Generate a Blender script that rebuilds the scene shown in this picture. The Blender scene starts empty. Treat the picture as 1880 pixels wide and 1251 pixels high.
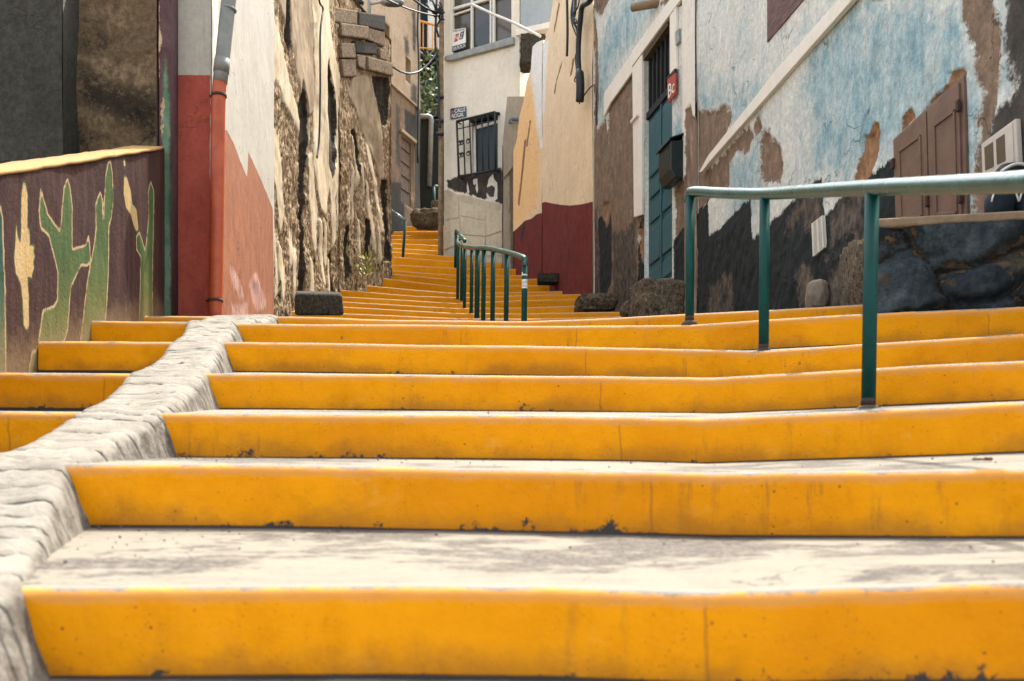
import bpy, math, random
import numpy as np
from mathutils import Vector, noise as mnoise
random.seed(7); RNG = np.random.default_rng(7)
scene = bpy.context.scene
COL = scene.collection
F, HZ, CX = 1900.0, 950.0, 940.0

def P(x, y, Y):
    return np.array(((x-CX)/F*Y, Y, (HZ-y)/F*Y))

# ------------------------------------------------------------------ noise
def _hash(ix, iy, iz, seed):
    h = (ix*374761393 + iy*668265263 + iz*2147483647 + seed*1274126177) & 0xFFFFFFFF
    h = ((h ^ (h >> 13))*1274126177) & 0xFFFFFFFF
    h = h ^ (h >> 16)
    return (h & 0xFFFF)/65535.0*2-1
def vnoise(p, seed=0):
    i = np.floor(p).astype(np.int64); f = p-i; f = f*f*(3-2*f)
    out = 0
    for dx in (0, 1):
        wx = f[:, 0] if dx else 1-f[:, 0]
        for dy in (0, 1):
            wy = f[:, 1] if dy else 1-f[:, 1]
            for dz in (0, 1):
                wz = f[:, 2] if dz else 1-f[:, 2]
                out = out+wx*wy*wz*_hash(i[:, 0]+dx, i[:, 1]+dy, i[:, 2]+dz, seed)
    return out
def fbm(p, scale=1.0, octv=4, seed=0, gain=.5):
    p = np.asarray(p, float)*scale; a = 1.0; s = 0; t = 0
    for k in range(octv):
        s = s+a*vnoise(p, seed+k*17); t += a; a *= gain; p = p*2.03+11.7
    return s/t
def smooth(x, a, b):
    t = np.clip((x-a)/(b-a), 0, 1); return t*t*(3-2*t)
def sdf(pts, polys):
    """signed distance, positive inside, of (N,2) points to a union of polygons"""
    best = np.full(len(pts), -9.0)
    for poly in polys:
        poly = np.asarray(poly, float); n = len(poly)
        d2 = np.full(len(pts), 1e9); ins = np.zeros(len(pts), bool)
        for i in range(n):
            a = poly[i]; b = poly[(i+1) % n]; e = b-a; w = pts-a
            t = np.clip((w@e)/max(e@e, 1e-12), 0, 1)
            q = w-t[:, None]*e; d2 = np.minimum(d2, (q*q).sum(1))
            c = (a[1] <= pts[:, 1]) != (b[1] <= pts[:, 1])
            if abs(e[1]) > 1e-12:
                xi = a[0]+(pts[:, 1]-a[1])/e[1]*e[0]
                ins ^= c & (pts[:, 0] < xi)
        d = np.sqrt(d2); best = np.maximum(best, np.where(ins, d, -d))
    return best

# ------------------------------------------------------------------ objects
BASE = {}
def tag(o, label=None, cat=None, group=None, kind=None):
    if label: o['label'] = label
    if cat: o['category'] = cat
    if group: o['group'] = group
    if kind: o['kind'] = kind
    return o
def thing(name, loc, label, cat, group=None):
    o = bpy.data.objects.new(name, None); COL.objects.link(o)
    o.empty_display_size = .1
    o.location = loc; BASE[o] = np.array(loc, float)
    return tag(o, label, cat, group)
def link_mesh(name, V, faces, mat, parent=None, origin=None, shade=False, bevel=0, attrs=None, seg=2):
    V = np.asarray(V, float)
    if parent is not None: L = BASE[parent]
    elif origin is not None: L = np.array(origin, float)
    else: L = np.array([(V[:, 0].min()+V[:, 0].max())/2, (V[:, 1].min()+V[:, 1].max())/2, V[:, 2].min()])
    me = bpy.data.meshes.new(name)
    me.from_pydata((V-L).tolist(), [], [tuple(int(i) for i in f) for f in faces]); me.update()
    if shade: me.shade_smooth()
    for k, a in (attrs or {}).items():
        at = me.attributes.new(k, 'FLOAT', 'POINT'); at.data.foreach_set('value', np.asarray(a, np.float32))
    o = bpy.data.objects.new(name, me); COL.objects.link(o)
    if mat: me.materials.append(mat)
    if parent is not None: o.parent = parent
    else: o.location = L
    BASE[o] = L
    if bevel:
        m = o.modifiers.new('bevel', 'BEVEL'); m.width = bevel; m.segments = seg; m.limit_method = 'ANGLE'; m.angle_limit = math.radians(35)
    return o
def nrm(v): v = np.asarray(v, float); return v/max(np.linalg.norm(v), 1e-9)
class MB:
    def __init__(s): s.v = []; s.f = []
    def add(s, V, Fc):
        o = len(s.v); s.v += [tuple(p) for p in V]; s.f += [tuple(i+o for i in f) for f in Fc]; return s
    def hexa(s, b4, t4):
        return s.add(list(b4)+list(t4), [(3, 2, 1, 0), (4, 5, 6, 7), (0, 1, 5, 4), (1, 2, 6, 5), (2, 3, 7, 6), (3, 0, 4, 7)])
    def box(s, lo, hi):
        x0, y0, z0 = lo; x1, y1, z1 = hi
        return s.hexa([(x0, y0, z0), (x1, y0, z0), (x1, y1, z0), (x0, y1, z0)], [(x0, y0, z1), (x1, y0, z1), (x1, y1, z1), (x0, y1, z1)])
    def prism(s, poly, back):
        n = len(poly); b = [np.asarray(p)+np.asarray(q) for p, q in zip(poly, back)] if np.ndim(back) == 2 else [np.asarray(p)+np.asarray(back) for p in poly]
        return s.add(list(poly)+b, [tuple(range(n)), tuple(range(2*n-1, n-1, -1))]+[(i, i+n, (i+1) % n+n, (i+1) % n) for i in range(n)])
    def tube(s, path, r, n=10, caps=True):
        path = [np.asarray(p, float) for p in path]; m = len(path)
        rr = r if np.ndim(r) else [r]*m
        V = []; up = None
        for i, p in enumerate(path):
            t = nrm((path[min(i+1, m-1)]-path[max(i-1, 0)]))
            if up is None: up = np.array((0, 0, 1.)) if abs(t[2]) < .9 else np.array((1., 0, 0))
            a = nrm(np.cross(t, up)); b = np.cross(a, t); up = b
            for k in range(n):
                an = 2*math.pi*k/n; V.append(p+rr[i]*(math.cos(an)*a+math.sin(an)*b))
        Fc = [(i*n+k, i*n+(k+1) % n, (i+1)*n+(k+1) % n, (i+1)*n+k) for i in range(m-1) for k in range(n)]
        if caps: Fc += [tuple(range(n-1, -1, -1)), tuple(range((m-1)*n, m*n))]
        return s.add(V, Fc)
    def build(s, name, mat, parent=None, **kw): return link_mesh(name, s.v, s.f, mat, parent, **kw)
def catmull(pts, n=8):
    pts = [np.asarray(p, float) for p in pts]; out = []
    for i in range(len(pts)-1):
        p0 = pts[max(i-1, 0)]; p1 = pts[i]; p2 = pts[i+1]; p3 = pts[min(i+2, len(pts)-1)]
        for k in range(n):
            t = k/n; out.append(.5*((2*p1)+(-p0+p2)*t+(2*p0-5*p1+4*p2-p3)*t*t+(-p0+3*p1-3*p2+p3)*t**3))
    out.append(pts[-1]); return out
def rock(name, c, size, mat, parent=None, seed=0, rz=0, rough=.22, sub=4, box=.55, **kw):
    """lumpy boulder: a rounded box pushed about by noise"""
    n = 2**sub; V = []; Fc = []; idx = {}
    for ax in range(3):
        for sg in (-1, 1):
            for i in range(n+1):
                for j in range(n+1):
                    p = [0, 0, 0]; p[ax] = sg; p[(ax+1) % 3] = 2*i/n-1; p[(ax+2) % 3] = 2*j/n-1
                    key = tuple(round(q, 5) for q in p)
                    if key not in idx: idx[key] = len(V); V.append(p)
            g = lambda i, j: idx[tuple(round(q, 5) for q in [(sg if k == ax else (2*i/n-1 if k == (ax+1) % 3 else 2*j/n-1)) for k in range(3)])]
            for i in range(n):
                for j in range(n):
                    q = (g(i, j), g(i+1, j), g(i+1, j+1), g(i, j+1)); Fc.append(q if sg > 0 else q[::-1])
    V = np.array(V, float); sph = V/np.linalg.norm(V, axis=1)[:, None]
    V = V*box*.8+sph*(1-box)
    V = V*(1+rough*fbm(V+seed*3.1, 1.3, 3, seed)+rough*.45*fbm(V+seed*5.3, 5, 3, seed+5))[:, None]
    V = V*np.array(size)/2
    a = math.radians(rz); R = np.array([[math.cos(a), -math.sin(a), 0], [math.sin(a), math.cos(a), 0], [0, 0, 1]])
    return link_mesh(name, V@R.T+np.array(c), Fc, mat, parent, shade=True, **kw)

# ------------------------------------------------------------------ materials
ALLL = ('blue', 'brown', 'grey', 'black', 'spec', 'tan', 'pale', 'ochre', 'red', 'rose', 'scar', 'cream', 'tanp', 'hole', 'stain', 'green', 'teal', 'yellow', 'mortar', 'chip')
def lin(v): v /= 255.0; return v/12.92 if v <= .04045 else ((v+.055)/1.055)**2.4
KF = 1.0
def c(r, g, b, k=.8): return tuple(min(lin(q)*k*KF, .86) for q in (r, g, b))+(1,)
class Mat:
    def __init__(s, name):
        s.m = bpy.data.materials.new(name); s.m.use_nodes = True; s.t = s.m.node_tree; s.t.nodes.clear()
        s.tc = s.t.nodes.new('ShaderNodeTexCoord').outputs['Object']
    def new(s, k): return s.t.nodes.new(k)
    def put(s, sock, v):
        if v is None: return
        if hasattr(v, 'is_output'): s.t.links.new(v, sock)
        else: sock.default_value = v
    def vec(s, scale=(1, 1, 1), loc=(0, 0, 0)):
        n = s.new('ShaderNodeMapping'); s.put(n.inputs['Vector'], s.tc); n.inputs['Scale'].default_value = scale; n.inputs['Location'].default_value = loc
        return n.outputs[0]
    def noise(s, scale, detail=5, rough=.6, vec=None, dist=0):
        n = s.new('ShaderNodeTexNoise'); s.put(n.inputs['Vector'], vec or s.tc)
        n.inputs['Scale'].default_value = scale; n.inputs['Detail'].default_value = detail; n.inputs['Roughness'].default_value = rough; n.inputs['Distortion'].default_value = dist
        return n.outputs['Fac']
    def vor(s, scale, feature='F1', vec=None):
        n = s.new('ShaderNodeTexVoronoi'); n.feature = feature; s.put(n.inputs['Vector'], vec or s.tc); n.inputs['Scale'].default_value = scale
        return n.outputs['Distance']
    def attr(s, name):
        n = s.new('ShaderNodeAttribute'); n.attribute_name = name
        return s.math('SUBTRACT', n.outputs['Fac'], 1.0) if name in ALLL and name != 'low' else n.outputs['Fac']
    def math(s, op, a, b=None, clamp=False):
        n = s.new('ShaderNodeMath'); n.operation = op; n.use_clamp = clamp; s.put(n.inputs[0], a)
        if b is not None: s.put(n.inputs[1], b)
        return n.outputs[0]
    def rng(s, v, a, b, lo=0., hi=1.):
        n = s.new('ShaderNodeMapRange'); n.interpolation_type = 'SMOOTHSTEP'; s.put(n.inputs[0], v)
        for i, q in enumerate((a, b, lo, hi)): s.put(n.inputs[i+1], q)
        return n.outputs[0]
    def mix(s, f, a, b, mode='MIX'):
        n = s.new('ShaderNodeMix'); n.data_type = 'RGBA'; n.blend_type = mode; s.put(n.inputs[0], f); s.put(n.inputs[6], a); s.put(n.inputs[7], b)
        return n.outputs[2]
    def bump(s, h, strength=.4, dist=.02, normal=None):
        n = s.new('ShaderNodeBump'); n.inputs['Strength'].default_value = strength; n.inputs['Distance'].default_value = dist; s.put(n.inputs['Height'], h)
        if normal: s.put(n.inputs['Normal'], normal)
        return n.outputs[0]
    def out(s, col, rough=.85, normal=None, spec=.3, metal=0, **kw):
        p = s.new('ShaderNodeBsdfPrincipled'); s.put(p.inputs['Base Color'], col); s.put(p.inputs['Roughness'], rough); s.put(p.inputs['Metallic'], metal)
        p.inputs['Specular IOR Level'].default_value = spec
        if normal: s.put(p.inputs['Normal'], normal)
        for k, v in kw.items(): s.put(p.inputs[k], v)
        o = s.new('ShaderNodeOutputMaterial'); s.t.links.new(p.outputs[0], o.inputs[0]); return s.m

def layered(name, base, layers=(), bump=.35, grain=.12, mott=3.0, rough=.9, cracks=0, streak=0):
    """painted / peeling plaster: base pair of colours, then layers (attribute, colour pair, edge noise, softness)"""
    m = Mat(name)
    big = m.rng(m.noise(mott, 6, .65), .35, .65)
    fine = m.noise(70, 4, .7); mid = m.noise(14, 6, .7)
    st = m.noise(5, 6, .65, vec=m.vec((3.2, 3.2, .35)))
    col = m.mix(m.math('ADD', m.math('MULTIPLY', big, .55), m.math('MULTIPLY', m.rng(st, .35, .7), .45)), base[0], base[1])
    h = m.math('ADD', m.math('MULTIPLY', fine, .25), m.math('MULTIPLY', mid, .75))
    e1 = m.math('SUBTRACT', m.noise(11, 7, .68), .5); e2 = m.math('SUBTRACT', m.noise(3, 5, .6), .5); e1 = m.math('ADD', e1, m.math('MULTIPLY', m.math('SUBTRACT', m.noise(42, 5, .75), .5), .55))
    for i, (at, pair, amp, soft) in enumerate(layers):
        v = m.math('ADD', m.attr(at), m.math('ADD', m.math('MULTIPLY', e1, amp), m.math('MULTIPLY', e2, amp*.6)))
        f = m.rng(v, -soft, soft)
        lc = m.mix(m.rng(m.noise(7+2*i, 6, .7, vec=m.vec((1, 1, .6), (i*3.3, 1, 2))), .32, .68), pair[0], pair[1])
        lc = m.mix(m.math('MULTIPLY', m.rng(m.noise(30, 7, .8, vec=m.vec((1, 1, .7), (i*2.1, 4, 1))), .52, .66), .35), lc, tuple(q*.55 for q in pair[1][:3])+(1,))
        col = m.mix(f, col, lc)
        if at == 'blue':     # rain streaks and fine soot over the paint
            s3 = m.rng(m.noise(6, 8, .78, vec=m.vec((3.0, 3.0, .4), (2, 7, 1))), .5, .66)
            col = m.mix(m.math('MULTIPLY', s3, .38), col, c(204, 200, 182))
            s4 = m.rng(m.noise(22, 9, .85, vec=m.vec((1.3, 1.3, .7), (9, 2, 4))), .56, .63)
            col = m.mix(m.math('MULTIPLY', s4, .45), col, c(84, 84, 78, .6))
            s5 = m.rng(m.noise(2.2, 7, .72, vec=m.vec((1.5, 1.5, .6), (3, 8, 4))), .54, .70)
            col = m.mix(m.math('MULTIPLY', s5, .35), col, c(128, 124, 110, .7))
        if soft < .02: h = m.math('SUBTRACT', h, m.math('MULTIPLY', f, .35))
    g = m.math('ADD', 1-grain, m.math('MULTIPLY', m.math('ADD', fine, mid), grain))
    g = m.math('MULTIPLY', g, m.rng(m.noise(24, 7, .8), .25, .75, 1-grain*1.3, 1+grain*.6))
    col = m.mix(1.0, col, grey(m, g), 'MULTIPLY')
    if streak:
        s2 = m.rng(m.noise(9, 5, .7, vec=m.vec((4, 4, .25), (5, 2, 0))), .56, .76)
        col = m.mix(m.math('MULTIPLY', s2, streak), col, c(70, 62, 52))
    if cracks:
        dv = m.new('ShaderNodeVectorMath'); dv.operation = 'ADD'
        nn = m.new('ShaderNodeTexNoise'); m.put(nn.inputs['Vector'], m.tc); nn.inputs['Scale'].default_value = 2.5; nn.inputs['Detail'].default_value = 6
        m.put(dv.inputs[0], m.tc); m.put(dv.inputs[1], nn.outputs['Color'])
        ck = m.rng(m.vor(1.1, 'DISTANCE_TO_EDGE', dv.outputs[0]), .0, .012, 1, 0)
        ck = m.math('MULTIPLY', ck, m.rng(m.noise(1.7, 2), .5, .6))
        col = m.mix(m.math('MULTIPLY', ck, cracks), col, c(60, 55, 50)); h = m.math('SUBTRACT', h, m.math('MULTIPLY', ck, .5))
    sp = m.rng(m.vor(38), .05, .11, 1, 0); sp = m.math('MULTIPLY', sp, m.rng(m.noise(6, 3), .52, .62))
    col = m.mix(m.math('MULTIPLY', sp, .6), col, c(70, 62, 55))
    return m.out(col, rough, m.bump(h, bump, .015))
def grey(m, v):
    n = m.new('ShaderNodeCombineColor'); [m.put(n.inputs[i], v) for i in range(3)]; return n.outputs[0]
def simple(name, c1, c2=None, rough=.6, scale=8, bump=.15, spec=.4, metal=0, dirt=0, stretch=(1, 1, 1), chips=0):
    m = Mat(name); n = m.noise(scale, 6, .65, vec=m.vec(stretch)); col = m.mix(m.rng(n, .35, .65), c1, c2 or c1)
    if dirt:
        col = m.mix(m.math('MULTIPLY', m.rng(m.noise(scale*2.3, 7, .75), .55, .7), dirt), col, c(60, 50, 42))
    if chips:
        cp = m.rng(m.noise(30, 7, .8), .63, .67)
        col = m.mix(m.math('MULTIPLY', cp, chips), col, (.035, .022, .015, 1))
        col = m.mix(m.math('MULTIPLY', m.rng(m.noise(7, 6, .75, vec=m.vec((1, 1, .4))), .5, .7), .5), col, tuple(q*1.9 for q in c1[:3])+(1,))
    return m.out(col, m.rng(n, .3, .7, rough*.85, min(rough*1.15, 1)), m.bump(m.noise(scale*9, 4, .7, vec=m.vec(stretch)), bump, .006), spec, metal)

def mat_yellow():
    m = Mat('yellow_step_paint')
    big = m.noise(1.6, 6, .6); mid = m.noise(9, 8, .75); fine = m.noise(55, 5, .8); pock = m.noise(24, 6, .8)
    y1 = (.76, .292, .0005, 1); y2 = (.64, .222, .0005, 1)
    col = m.mix(m.rng(big, .35, .68), y1, y2)
    col = m.mix(m.math('MULTIPLY', m.rng(mid, .5, .72), .35), col, (.46, .15, .003, 1))
    hb = m.attr('hb'); ht = m.attr('ht')
    # grime rising from the foot of the riser, scuffs, drips and blots
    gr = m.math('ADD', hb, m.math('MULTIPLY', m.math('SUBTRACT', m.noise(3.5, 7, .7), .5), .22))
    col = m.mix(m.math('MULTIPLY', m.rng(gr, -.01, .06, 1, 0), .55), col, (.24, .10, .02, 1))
    dirty = m.rng(m.noise(.9, 3, .6, vec=m.vec((1, 1, 1), (3, 0, 0))), .48, .62)
    st = m.rng(m.noise(5, 8, .78, vec=m.vec((3.2, 1, .5))), .53, .68)
    col = m.mix(m.math('MULTIPLY', m.math('MULTIPLY', st, m.math('ADD', .25, dirty)), .6), col, (.26, .11, .02, 1))
    sp = m.math('MULTIPLY', m.rng(m.math('ADD', m.vor(34), m.math('MULTIPLY', m.math('SUBTRACT', fine, .5), .35)), .03, .12, 1, 0), m.rng(m.noise(4, 5), .47, .56))
    col = m.mix(m.math('MULTIPLY', sp, .8), col, (.07, .04, .02, 1))
    sp3 = m.math('MULTIPLY', m.rng(m.vor(85), .10, .22, 1, 0), m.rng(m.noise(6, 5), .45, .6))
    col = m.mix(m.math('MULTIPLY', sp3, .5), col, (.12, .06, .02, 1))
    sp2 = m.math('MULTIPLY', m.rng(m.math('ADD', m.vor(5.3), m.math('MULTIPLY', m.math('SUBTRACT', fine, .5), .08)), .02, .06, 1, 0), m.rng(mid, .45, .55))
    col = m.mix(m.math('MULTIPLY', sp2, .8), col, (.06, .035, .02, 1))
    pale = m.rng(m.noise(7, 8, .78, vec=m.vec((1, 1, 1.6), (7, 7, 7))), .58, .70)
    col = m.mix(m.math('MULTIPLY', pale, .35), col, (.70, .34, .06, 1))
    # vertical joint lines in the paint
    sx = m.new('ShaderNodeSeparateXYZ'); m.put(sx.inputs[0], m.tc)
    jx = m.math('ADD', sx.outputs['X'], m.math('MULTIPLY', m.math('SUBTRACT', m.noise(7, 3), .5), .03))
    jl = m.rng(m.math('ABSOLUTE', m.math('SUBTRACT', m.math('FRACT', m.math('MULTIPLY', m.math('ADD', jx, .59), .55)), .5)), .0006, .0028, 1, 0)
    col = m.mix(m.math('MULTIPLY', jl, .45), col, (.20, .09, .02, 1))
    # paler band painted where the nosing catches the sun; its crown worn to bare concrete
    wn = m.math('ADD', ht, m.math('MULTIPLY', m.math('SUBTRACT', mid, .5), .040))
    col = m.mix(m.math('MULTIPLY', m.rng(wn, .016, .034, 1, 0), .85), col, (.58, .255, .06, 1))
    col = m.mix(m.rng(m.math('ADD', wn, m.math('MULTIPLY', m.math('SUBTRACT', fine, .5), .01)), .003, .008, 1, 0), col, (.19, .17, .135, 1))
    # chipped lower edge
    ch = m.math('SUBTRACT', hb, m.math('MULTIPLY', m.rng(m.math('ADD', m.noise(16, 8, .8), m.math('MULTIPLY', m.noise(2, 3), .6)), .875, 1.14), .05))
    cf = m.rng(ch, .001, .005, 1, 0)
    col = m.mix(cf, col, (.05, .043, .036, 1))
    h = m.math('ADD', m.math('MULTIPLY', mid, .5), m.math('ADD', m.math('MULTIPLY', fine, .25), m.math('MULTIPLY', pock, .45))); h = m.math('SUBTRACT', h, m.math('MULTIPLY', m.math('MAXIMUM', cf, sp), .35))
    return m.out(col, m.rng(mid, .3, .7, .6, .85), m.bump(h, .5, .012), .10)
def mat_concrete(name='tread_concrete', pale=(.168, .148, .112, 1), dark=(.050, .041, .033, 1), amt=1.0):
    m = Mat(name)
    big = m.noise(1.3, 6, .62, vec=m.vec((1, 1.7, 1))); mid = m.noise(9, 7, .72, vec=m.vec((.6, 1.6, 1))); fine = m.noise(110, 3, .8); fine2 = m.noise(48, 4, .75)
    col = m.mix(m.rng(mid, .35, .7), pale, tuple(q*.84 for q in pale[:3])+(1,))
    worn = m.rng(m.math('ADD', big, m.math('MULTIPLY', m.math('SUBTRACT', mid, .5), .6)), .50, .58)
    spk = m.rng(m.math('ADD', m.math('MULTIPLY', fine, .5), m.math('MULTIPLY', fine2, .5)), .40, .56)
    col = m.mix(m.math('MULTIPLY', m.math('MULTIPLY', worn, m.math('ADD', .35, m.math('MULTIPLY', spk, .65))), amt), col, dark)
    col = m.mix(m.math('MULTIPLY', m.rng(fine2, .55, .68), .35), col, dark)
    dv = m.new('ShaderNodeVectorMath'); dv.operation = 'ADD'
    nn = m.new('ShaderNodeTexNoise'); m.put(nn.inputs['Vector'], m.tc); nn.inputs['Scale'].default_value = 3; nn.inputs['Detail'].default_value = 6
    m.put(dv.inputs[0], m.tc); m.put(dv.inputs[1], nn.outputs['Color'])
    ck = m.math('MULTIPLY', m.rng(m.vor(.9, 'DISTANCE_TO_EDGE', dv.outputs[0]), .0, .007, 1, 0), m.rng(m.noise(2.2, 2), .5, .56))
    col = m.mix(m.math('MULTIPLY', ck, .8), col, (.04, .035, .03, 1))
    hb = m.attr('hb')   # shadow strip painted along the foot of the riser behind
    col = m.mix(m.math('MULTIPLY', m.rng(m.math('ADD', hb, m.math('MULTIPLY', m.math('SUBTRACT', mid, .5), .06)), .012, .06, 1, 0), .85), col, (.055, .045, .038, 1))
    col = m.mix(m.math('MULTIPLY', m.rng(m.vor(14), .03, .07, 1, 0), m.rng(big, .45, .6)), col, (.04, .034, .028, 1))
    h = m.math('ADD', m.math('MULTIPLY', fine2, .5), m.math('MULTIPLY', mid, .5))
    return m.out(col, .88, m.bump(h, .45, .01), .25)
def mat_kerb():
    m = Mat('whitewashed_kerb')
    mid = m.noise(10, 7, .7); fine = m.noise(70, 4, .7)
    gl = m.rng(m.math('ADD', m.attr('gro'), m.math('MULTIPLY', m.math('SUBTRACT', m.noise(40, 5, .75), .5), .006)), .001, .007, 1, 0)
    gl = m.math('MULTIPLY', gl, m.rng(m.noise(6, 4, .7), .30, .44))
    side = m.attr('side')
    col = m.mix(m.rng(mid, .3, .7), (.215, .197, .160, 1), (.150, .134, .106, 1))
    col = m.mix(m.math('MULTIPLY', m.rng(m.noise(26, 7, .8), .54, .66), .45), col, (.085, .074, .058, 1))
    col = m.mix(m.math('MULTIPLY', m.math('MULTIPLY', gl, m.rng(side, .3, .6, 1, .15)), .9), col, (.035, .03, .026, 1))
    sd = m.rng(m.noise(9, 9, .82, vec=m.vec((1, 1.7, 1.0))), .42, .58)
    col = m.mix(m.math('MULTIPLY', m.math('MULTIPLY', sd, m.rng(side, .25, .7)), .85), col, (.062, .048, .036, 1))
    dk = m.rng(m.noise(5, 7, .75, vec=m.vec((1, 1, 1), (4, 9, 2))), .56, .66)
    col = m.mix(m.math('MULTIPLY', m.math('MULTIPLY', dk, m.rng(side, .3, .8, .35, 1)), .7), col, (.045, .038, .032, 1))
    h = m.math('SUBTRACT', m.math('ADD', m.math('MULTIPLY', mid, .6), m.math('MULTIPLY', fine, .35)), m.math('MULTIPLY', gl, .7))
    return m.out(col, .92, m.bump(h, .8, .015), .2)
def mat_rubble(name, cols, dark, bump=.9, scale=1.0, cream=None):
    vz = .28 if cream else 1.0
    """bare rubble masonry: stones, mortar, holes; plus plaster layers by attribute"""
    m = Mat(name)
    vs_ = m.vec((1.3, 1.3, .55 if cream else 1.2))
    n1 = m.noise(4*scale, 8, .72, vec=vs_); n2 = m.noise(17*scale, 9, .78, vec=vs_); n3 = m.noise(60*scale, 4, .75)
    col = m.mix(m.rng(n1, .35, .65), cols[0], cols[1]); col = m.mix(m.rng(n2, .44, .58), col, cols[2])
    hb = m.attr('low'); lowm = m.rng(hb, -.6, 1.2, 1, 0)
    lt = m.rng(m.noise(24*scale, 9, .82, vec=m.vec((1.4, 1.4, vz), (3, 3, 1))), .50, .57)
    col = m.mix(m.math('MULTIPLY', lt, .9), col, cols[3])
    hole = m.rng(m.math('ADD', n2, m.math('MULTIPLY', n1, .5)), .63, .70, 1, 0)
    col = m.mix(m.math('MULTIPLY', hole, m.math('ADD', .5, m.math('MULTIPLY', lowm, .45))), col, dark)
    dk = m.rng(m.noise(34*scale, 8, .82, vec=m.vec((1.2, 1.2, vz), (8, 1, 1))), .53, .59)
    col = m.mix(m.math('MULTIPLY', dk, m.math('ADD', .35, m.math('MULTIPLY', lowm, .5))), col, dark)
    h = m.math('ADD', m.math('MULTIPLY', n2, .6), m.math('ADD', m.math('MULTIPLY', n1, .6), m.math('MULTIPLY', n3, .2)))
    e1 = m.math('SUBTRACT', m.noise(11, 9, .8, vec=m.vec((1.5, 1.5, .45))), .5); e2 = m.math('SUBTRACT', m.noise(45, 6, .8, vec=m.vec((1, 1, .5))), .5)
    for i, (at, pair, amp) in enumerate(cream or ()):
        f = m.rng(m.math('ADD', m.attr(at), m.math('ADD', m.math('MULTIPLY', e1, amp), m.math('MULTIPLY', e2, amp*.5))), -.006, .006)
        lc = m.mix(m.rng(m.noise(6, 7, .7, vec=m.vec((2.5, 1, .7))), .35, .66), pair[0], pair[1])
        lc = m.mix(m.math('MULTIPLY', m.rng(m.noise(34, 6, .75), .56, .66), .5), lc, cols[0])
        col = m.mix(f, col, lc); h = m.math('ADD', m.math('MULTIPLY', h, m.math('SUBTRACT', 1, m.math('MULTIPLY', f, .7))), m.math('MULTIPLY', f, .75))
    return m.out(col, .95, m.bump(h, bump, .03), .15)
def mat_mural():
    m = Mat('cactus_mural_paint')
    st = m.noise(5, 6, .65, vec=m.vec((4, 4, .4))); fine = m.noise(60, 4, .7); mid = m.noise(12, 7, .7)
    col = m.mix(m.rng(st, .35, .7), c(64, 34, 27), c(92, 56, 44))
    col = m.mix(m.math('MULTIPLY', m.rng(m.noise(6, 6, .7, vec=m.vec((3, 3, .5), (4, 1, 7))), .6, .75), .45), col, c(136, 90, 78))
    e = m.math('MULTIPLY', m.math('SUBTRACT', m.noise(24, 8, .8), .5), .034)
    lw = m.attr('low'); bot = m.rng(m.math('ADD', lw, m.math('MULTIPLY', m.math('SUBTRACT', mid, .5), .25)), .0, .20, 1, 0)
    for at, g1, g2 in (('green', c(70, 96, 48), c(98, 120, 60)), ('teal', c(30, 78, 66), c(62, 112, 92))):
        a = m.math('ADD', m.attr(at), e)
        g = m.mix(m.rng(st, .3, .7), g1, g2); g = m.mix(m.math('MULTIPLY', m.rng(lw, .05, .45, 1, 0), .55), g, c(150, 138, 70))
        col = m.mix(m.rng(a, -.002, .002), col, g)
        ol = m.math('MULTIPLY', m.rng(a, -.011, -.008), m.rng(a, .001, .005, 1, 0))
        col = m.mix(m.math('MULTIPLY', ol, m.rng(m.noise(9, 6, .75), .36, .5, .15, .95)), col, c(222, 190, 140))
    a = m.math('ADD', m.attr('yellow'), e)
    col = m.mix(m.rng(a, -.012, -.008), col, c(70, 84, 52)); col = m.mix(m.rng(a, -.003, .003), col, m.mix(m.rng(st, .3, .7), c(222, 182, 112), c(236, 202, 146)))
    col = m.mix(m.math('MULTIPLY', bot, .55), col, c(176, 142, 100))
    col = m.mix(m.math('MULTIPLY', m.rng(m.noise(11, 8, .8, vec=m.vec((3, 3, .6), (1, 5, 2))), .56, .68), .5), col, c(46, 28, 26))
    sp = m.math('MULTIPLY', m.rng(m.vor(34), .04, .09, 1, 0), m.rng(mid, .5, .6)); col = m.mix(m.math('MULTIPLY', sp, .7), col, c(190, 170, 150))
    return m.out(col, .85, m.bump(m.math('ADD', mid, m.math('MULTIPLY', fine, .5)), .6, .012), .15)
def mat_leaf():
    m = Mat('leaf_green'); n = m.noise(3, 4); oi = m.new('ShaderNodeNewGeometry').outputs['Random Per Island']
    col = m.mix(oi, (.03, .055, .018, 1), (.14, .17, .05, 1)); return m.out(col, .6, None, .4)

W_, = (None,)
KF = .62
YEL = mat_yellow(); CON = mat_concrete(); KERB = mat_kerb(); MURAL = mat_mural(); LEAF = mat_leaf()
PAVE = mat_concrete('pavement_concrete', (.16, .145, .122, 1), (.07, .058, .048, 1))
GREEN = simple('green_rail_paint', (.0005, .036, .028, 1), (.001, .050, .040, 1), .5, 14, .25, .2, 0, .15, chips=.8)
RAILTOP = simple('worn_green_rail_paint', (.004, .05, .038, 1), (.018, .075, .058, 1), .25, 10, .25, .7, 0, .1, chips=.6)
KF = 1.36
BLUEWALL = layered('peeling_blue_plaster', (c(208, 204, 190), c(184, 190, 184)), (
    ('blue', (c(112, 148, 156), c(170, 184, 180)), .8, .2),
    ('chip', (c(206, 198, 180), c(172, 158, 138)), .20, .010), ('brown', (c(136, 112, 90), c(104, 86, 68)), .18, .012),
    ('grey', (c(58, 56, 50, .6), c(80, 72, 62, .6)), .20, .03),
    ('black', (c(22, 34, 34, .4), c(44, 48, 44, .4)), .12, .012),
    ('spec', (c(112, 96, 80, .65), c(56, 52, 46, .5)), .30, .03),
    ('tan', (c(164, 122, 84), c(120, 86, 60)), .06, .004)), bump=.7, grain=.28, cracks=.6, streak=.22)
KF = 1.3
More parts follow.
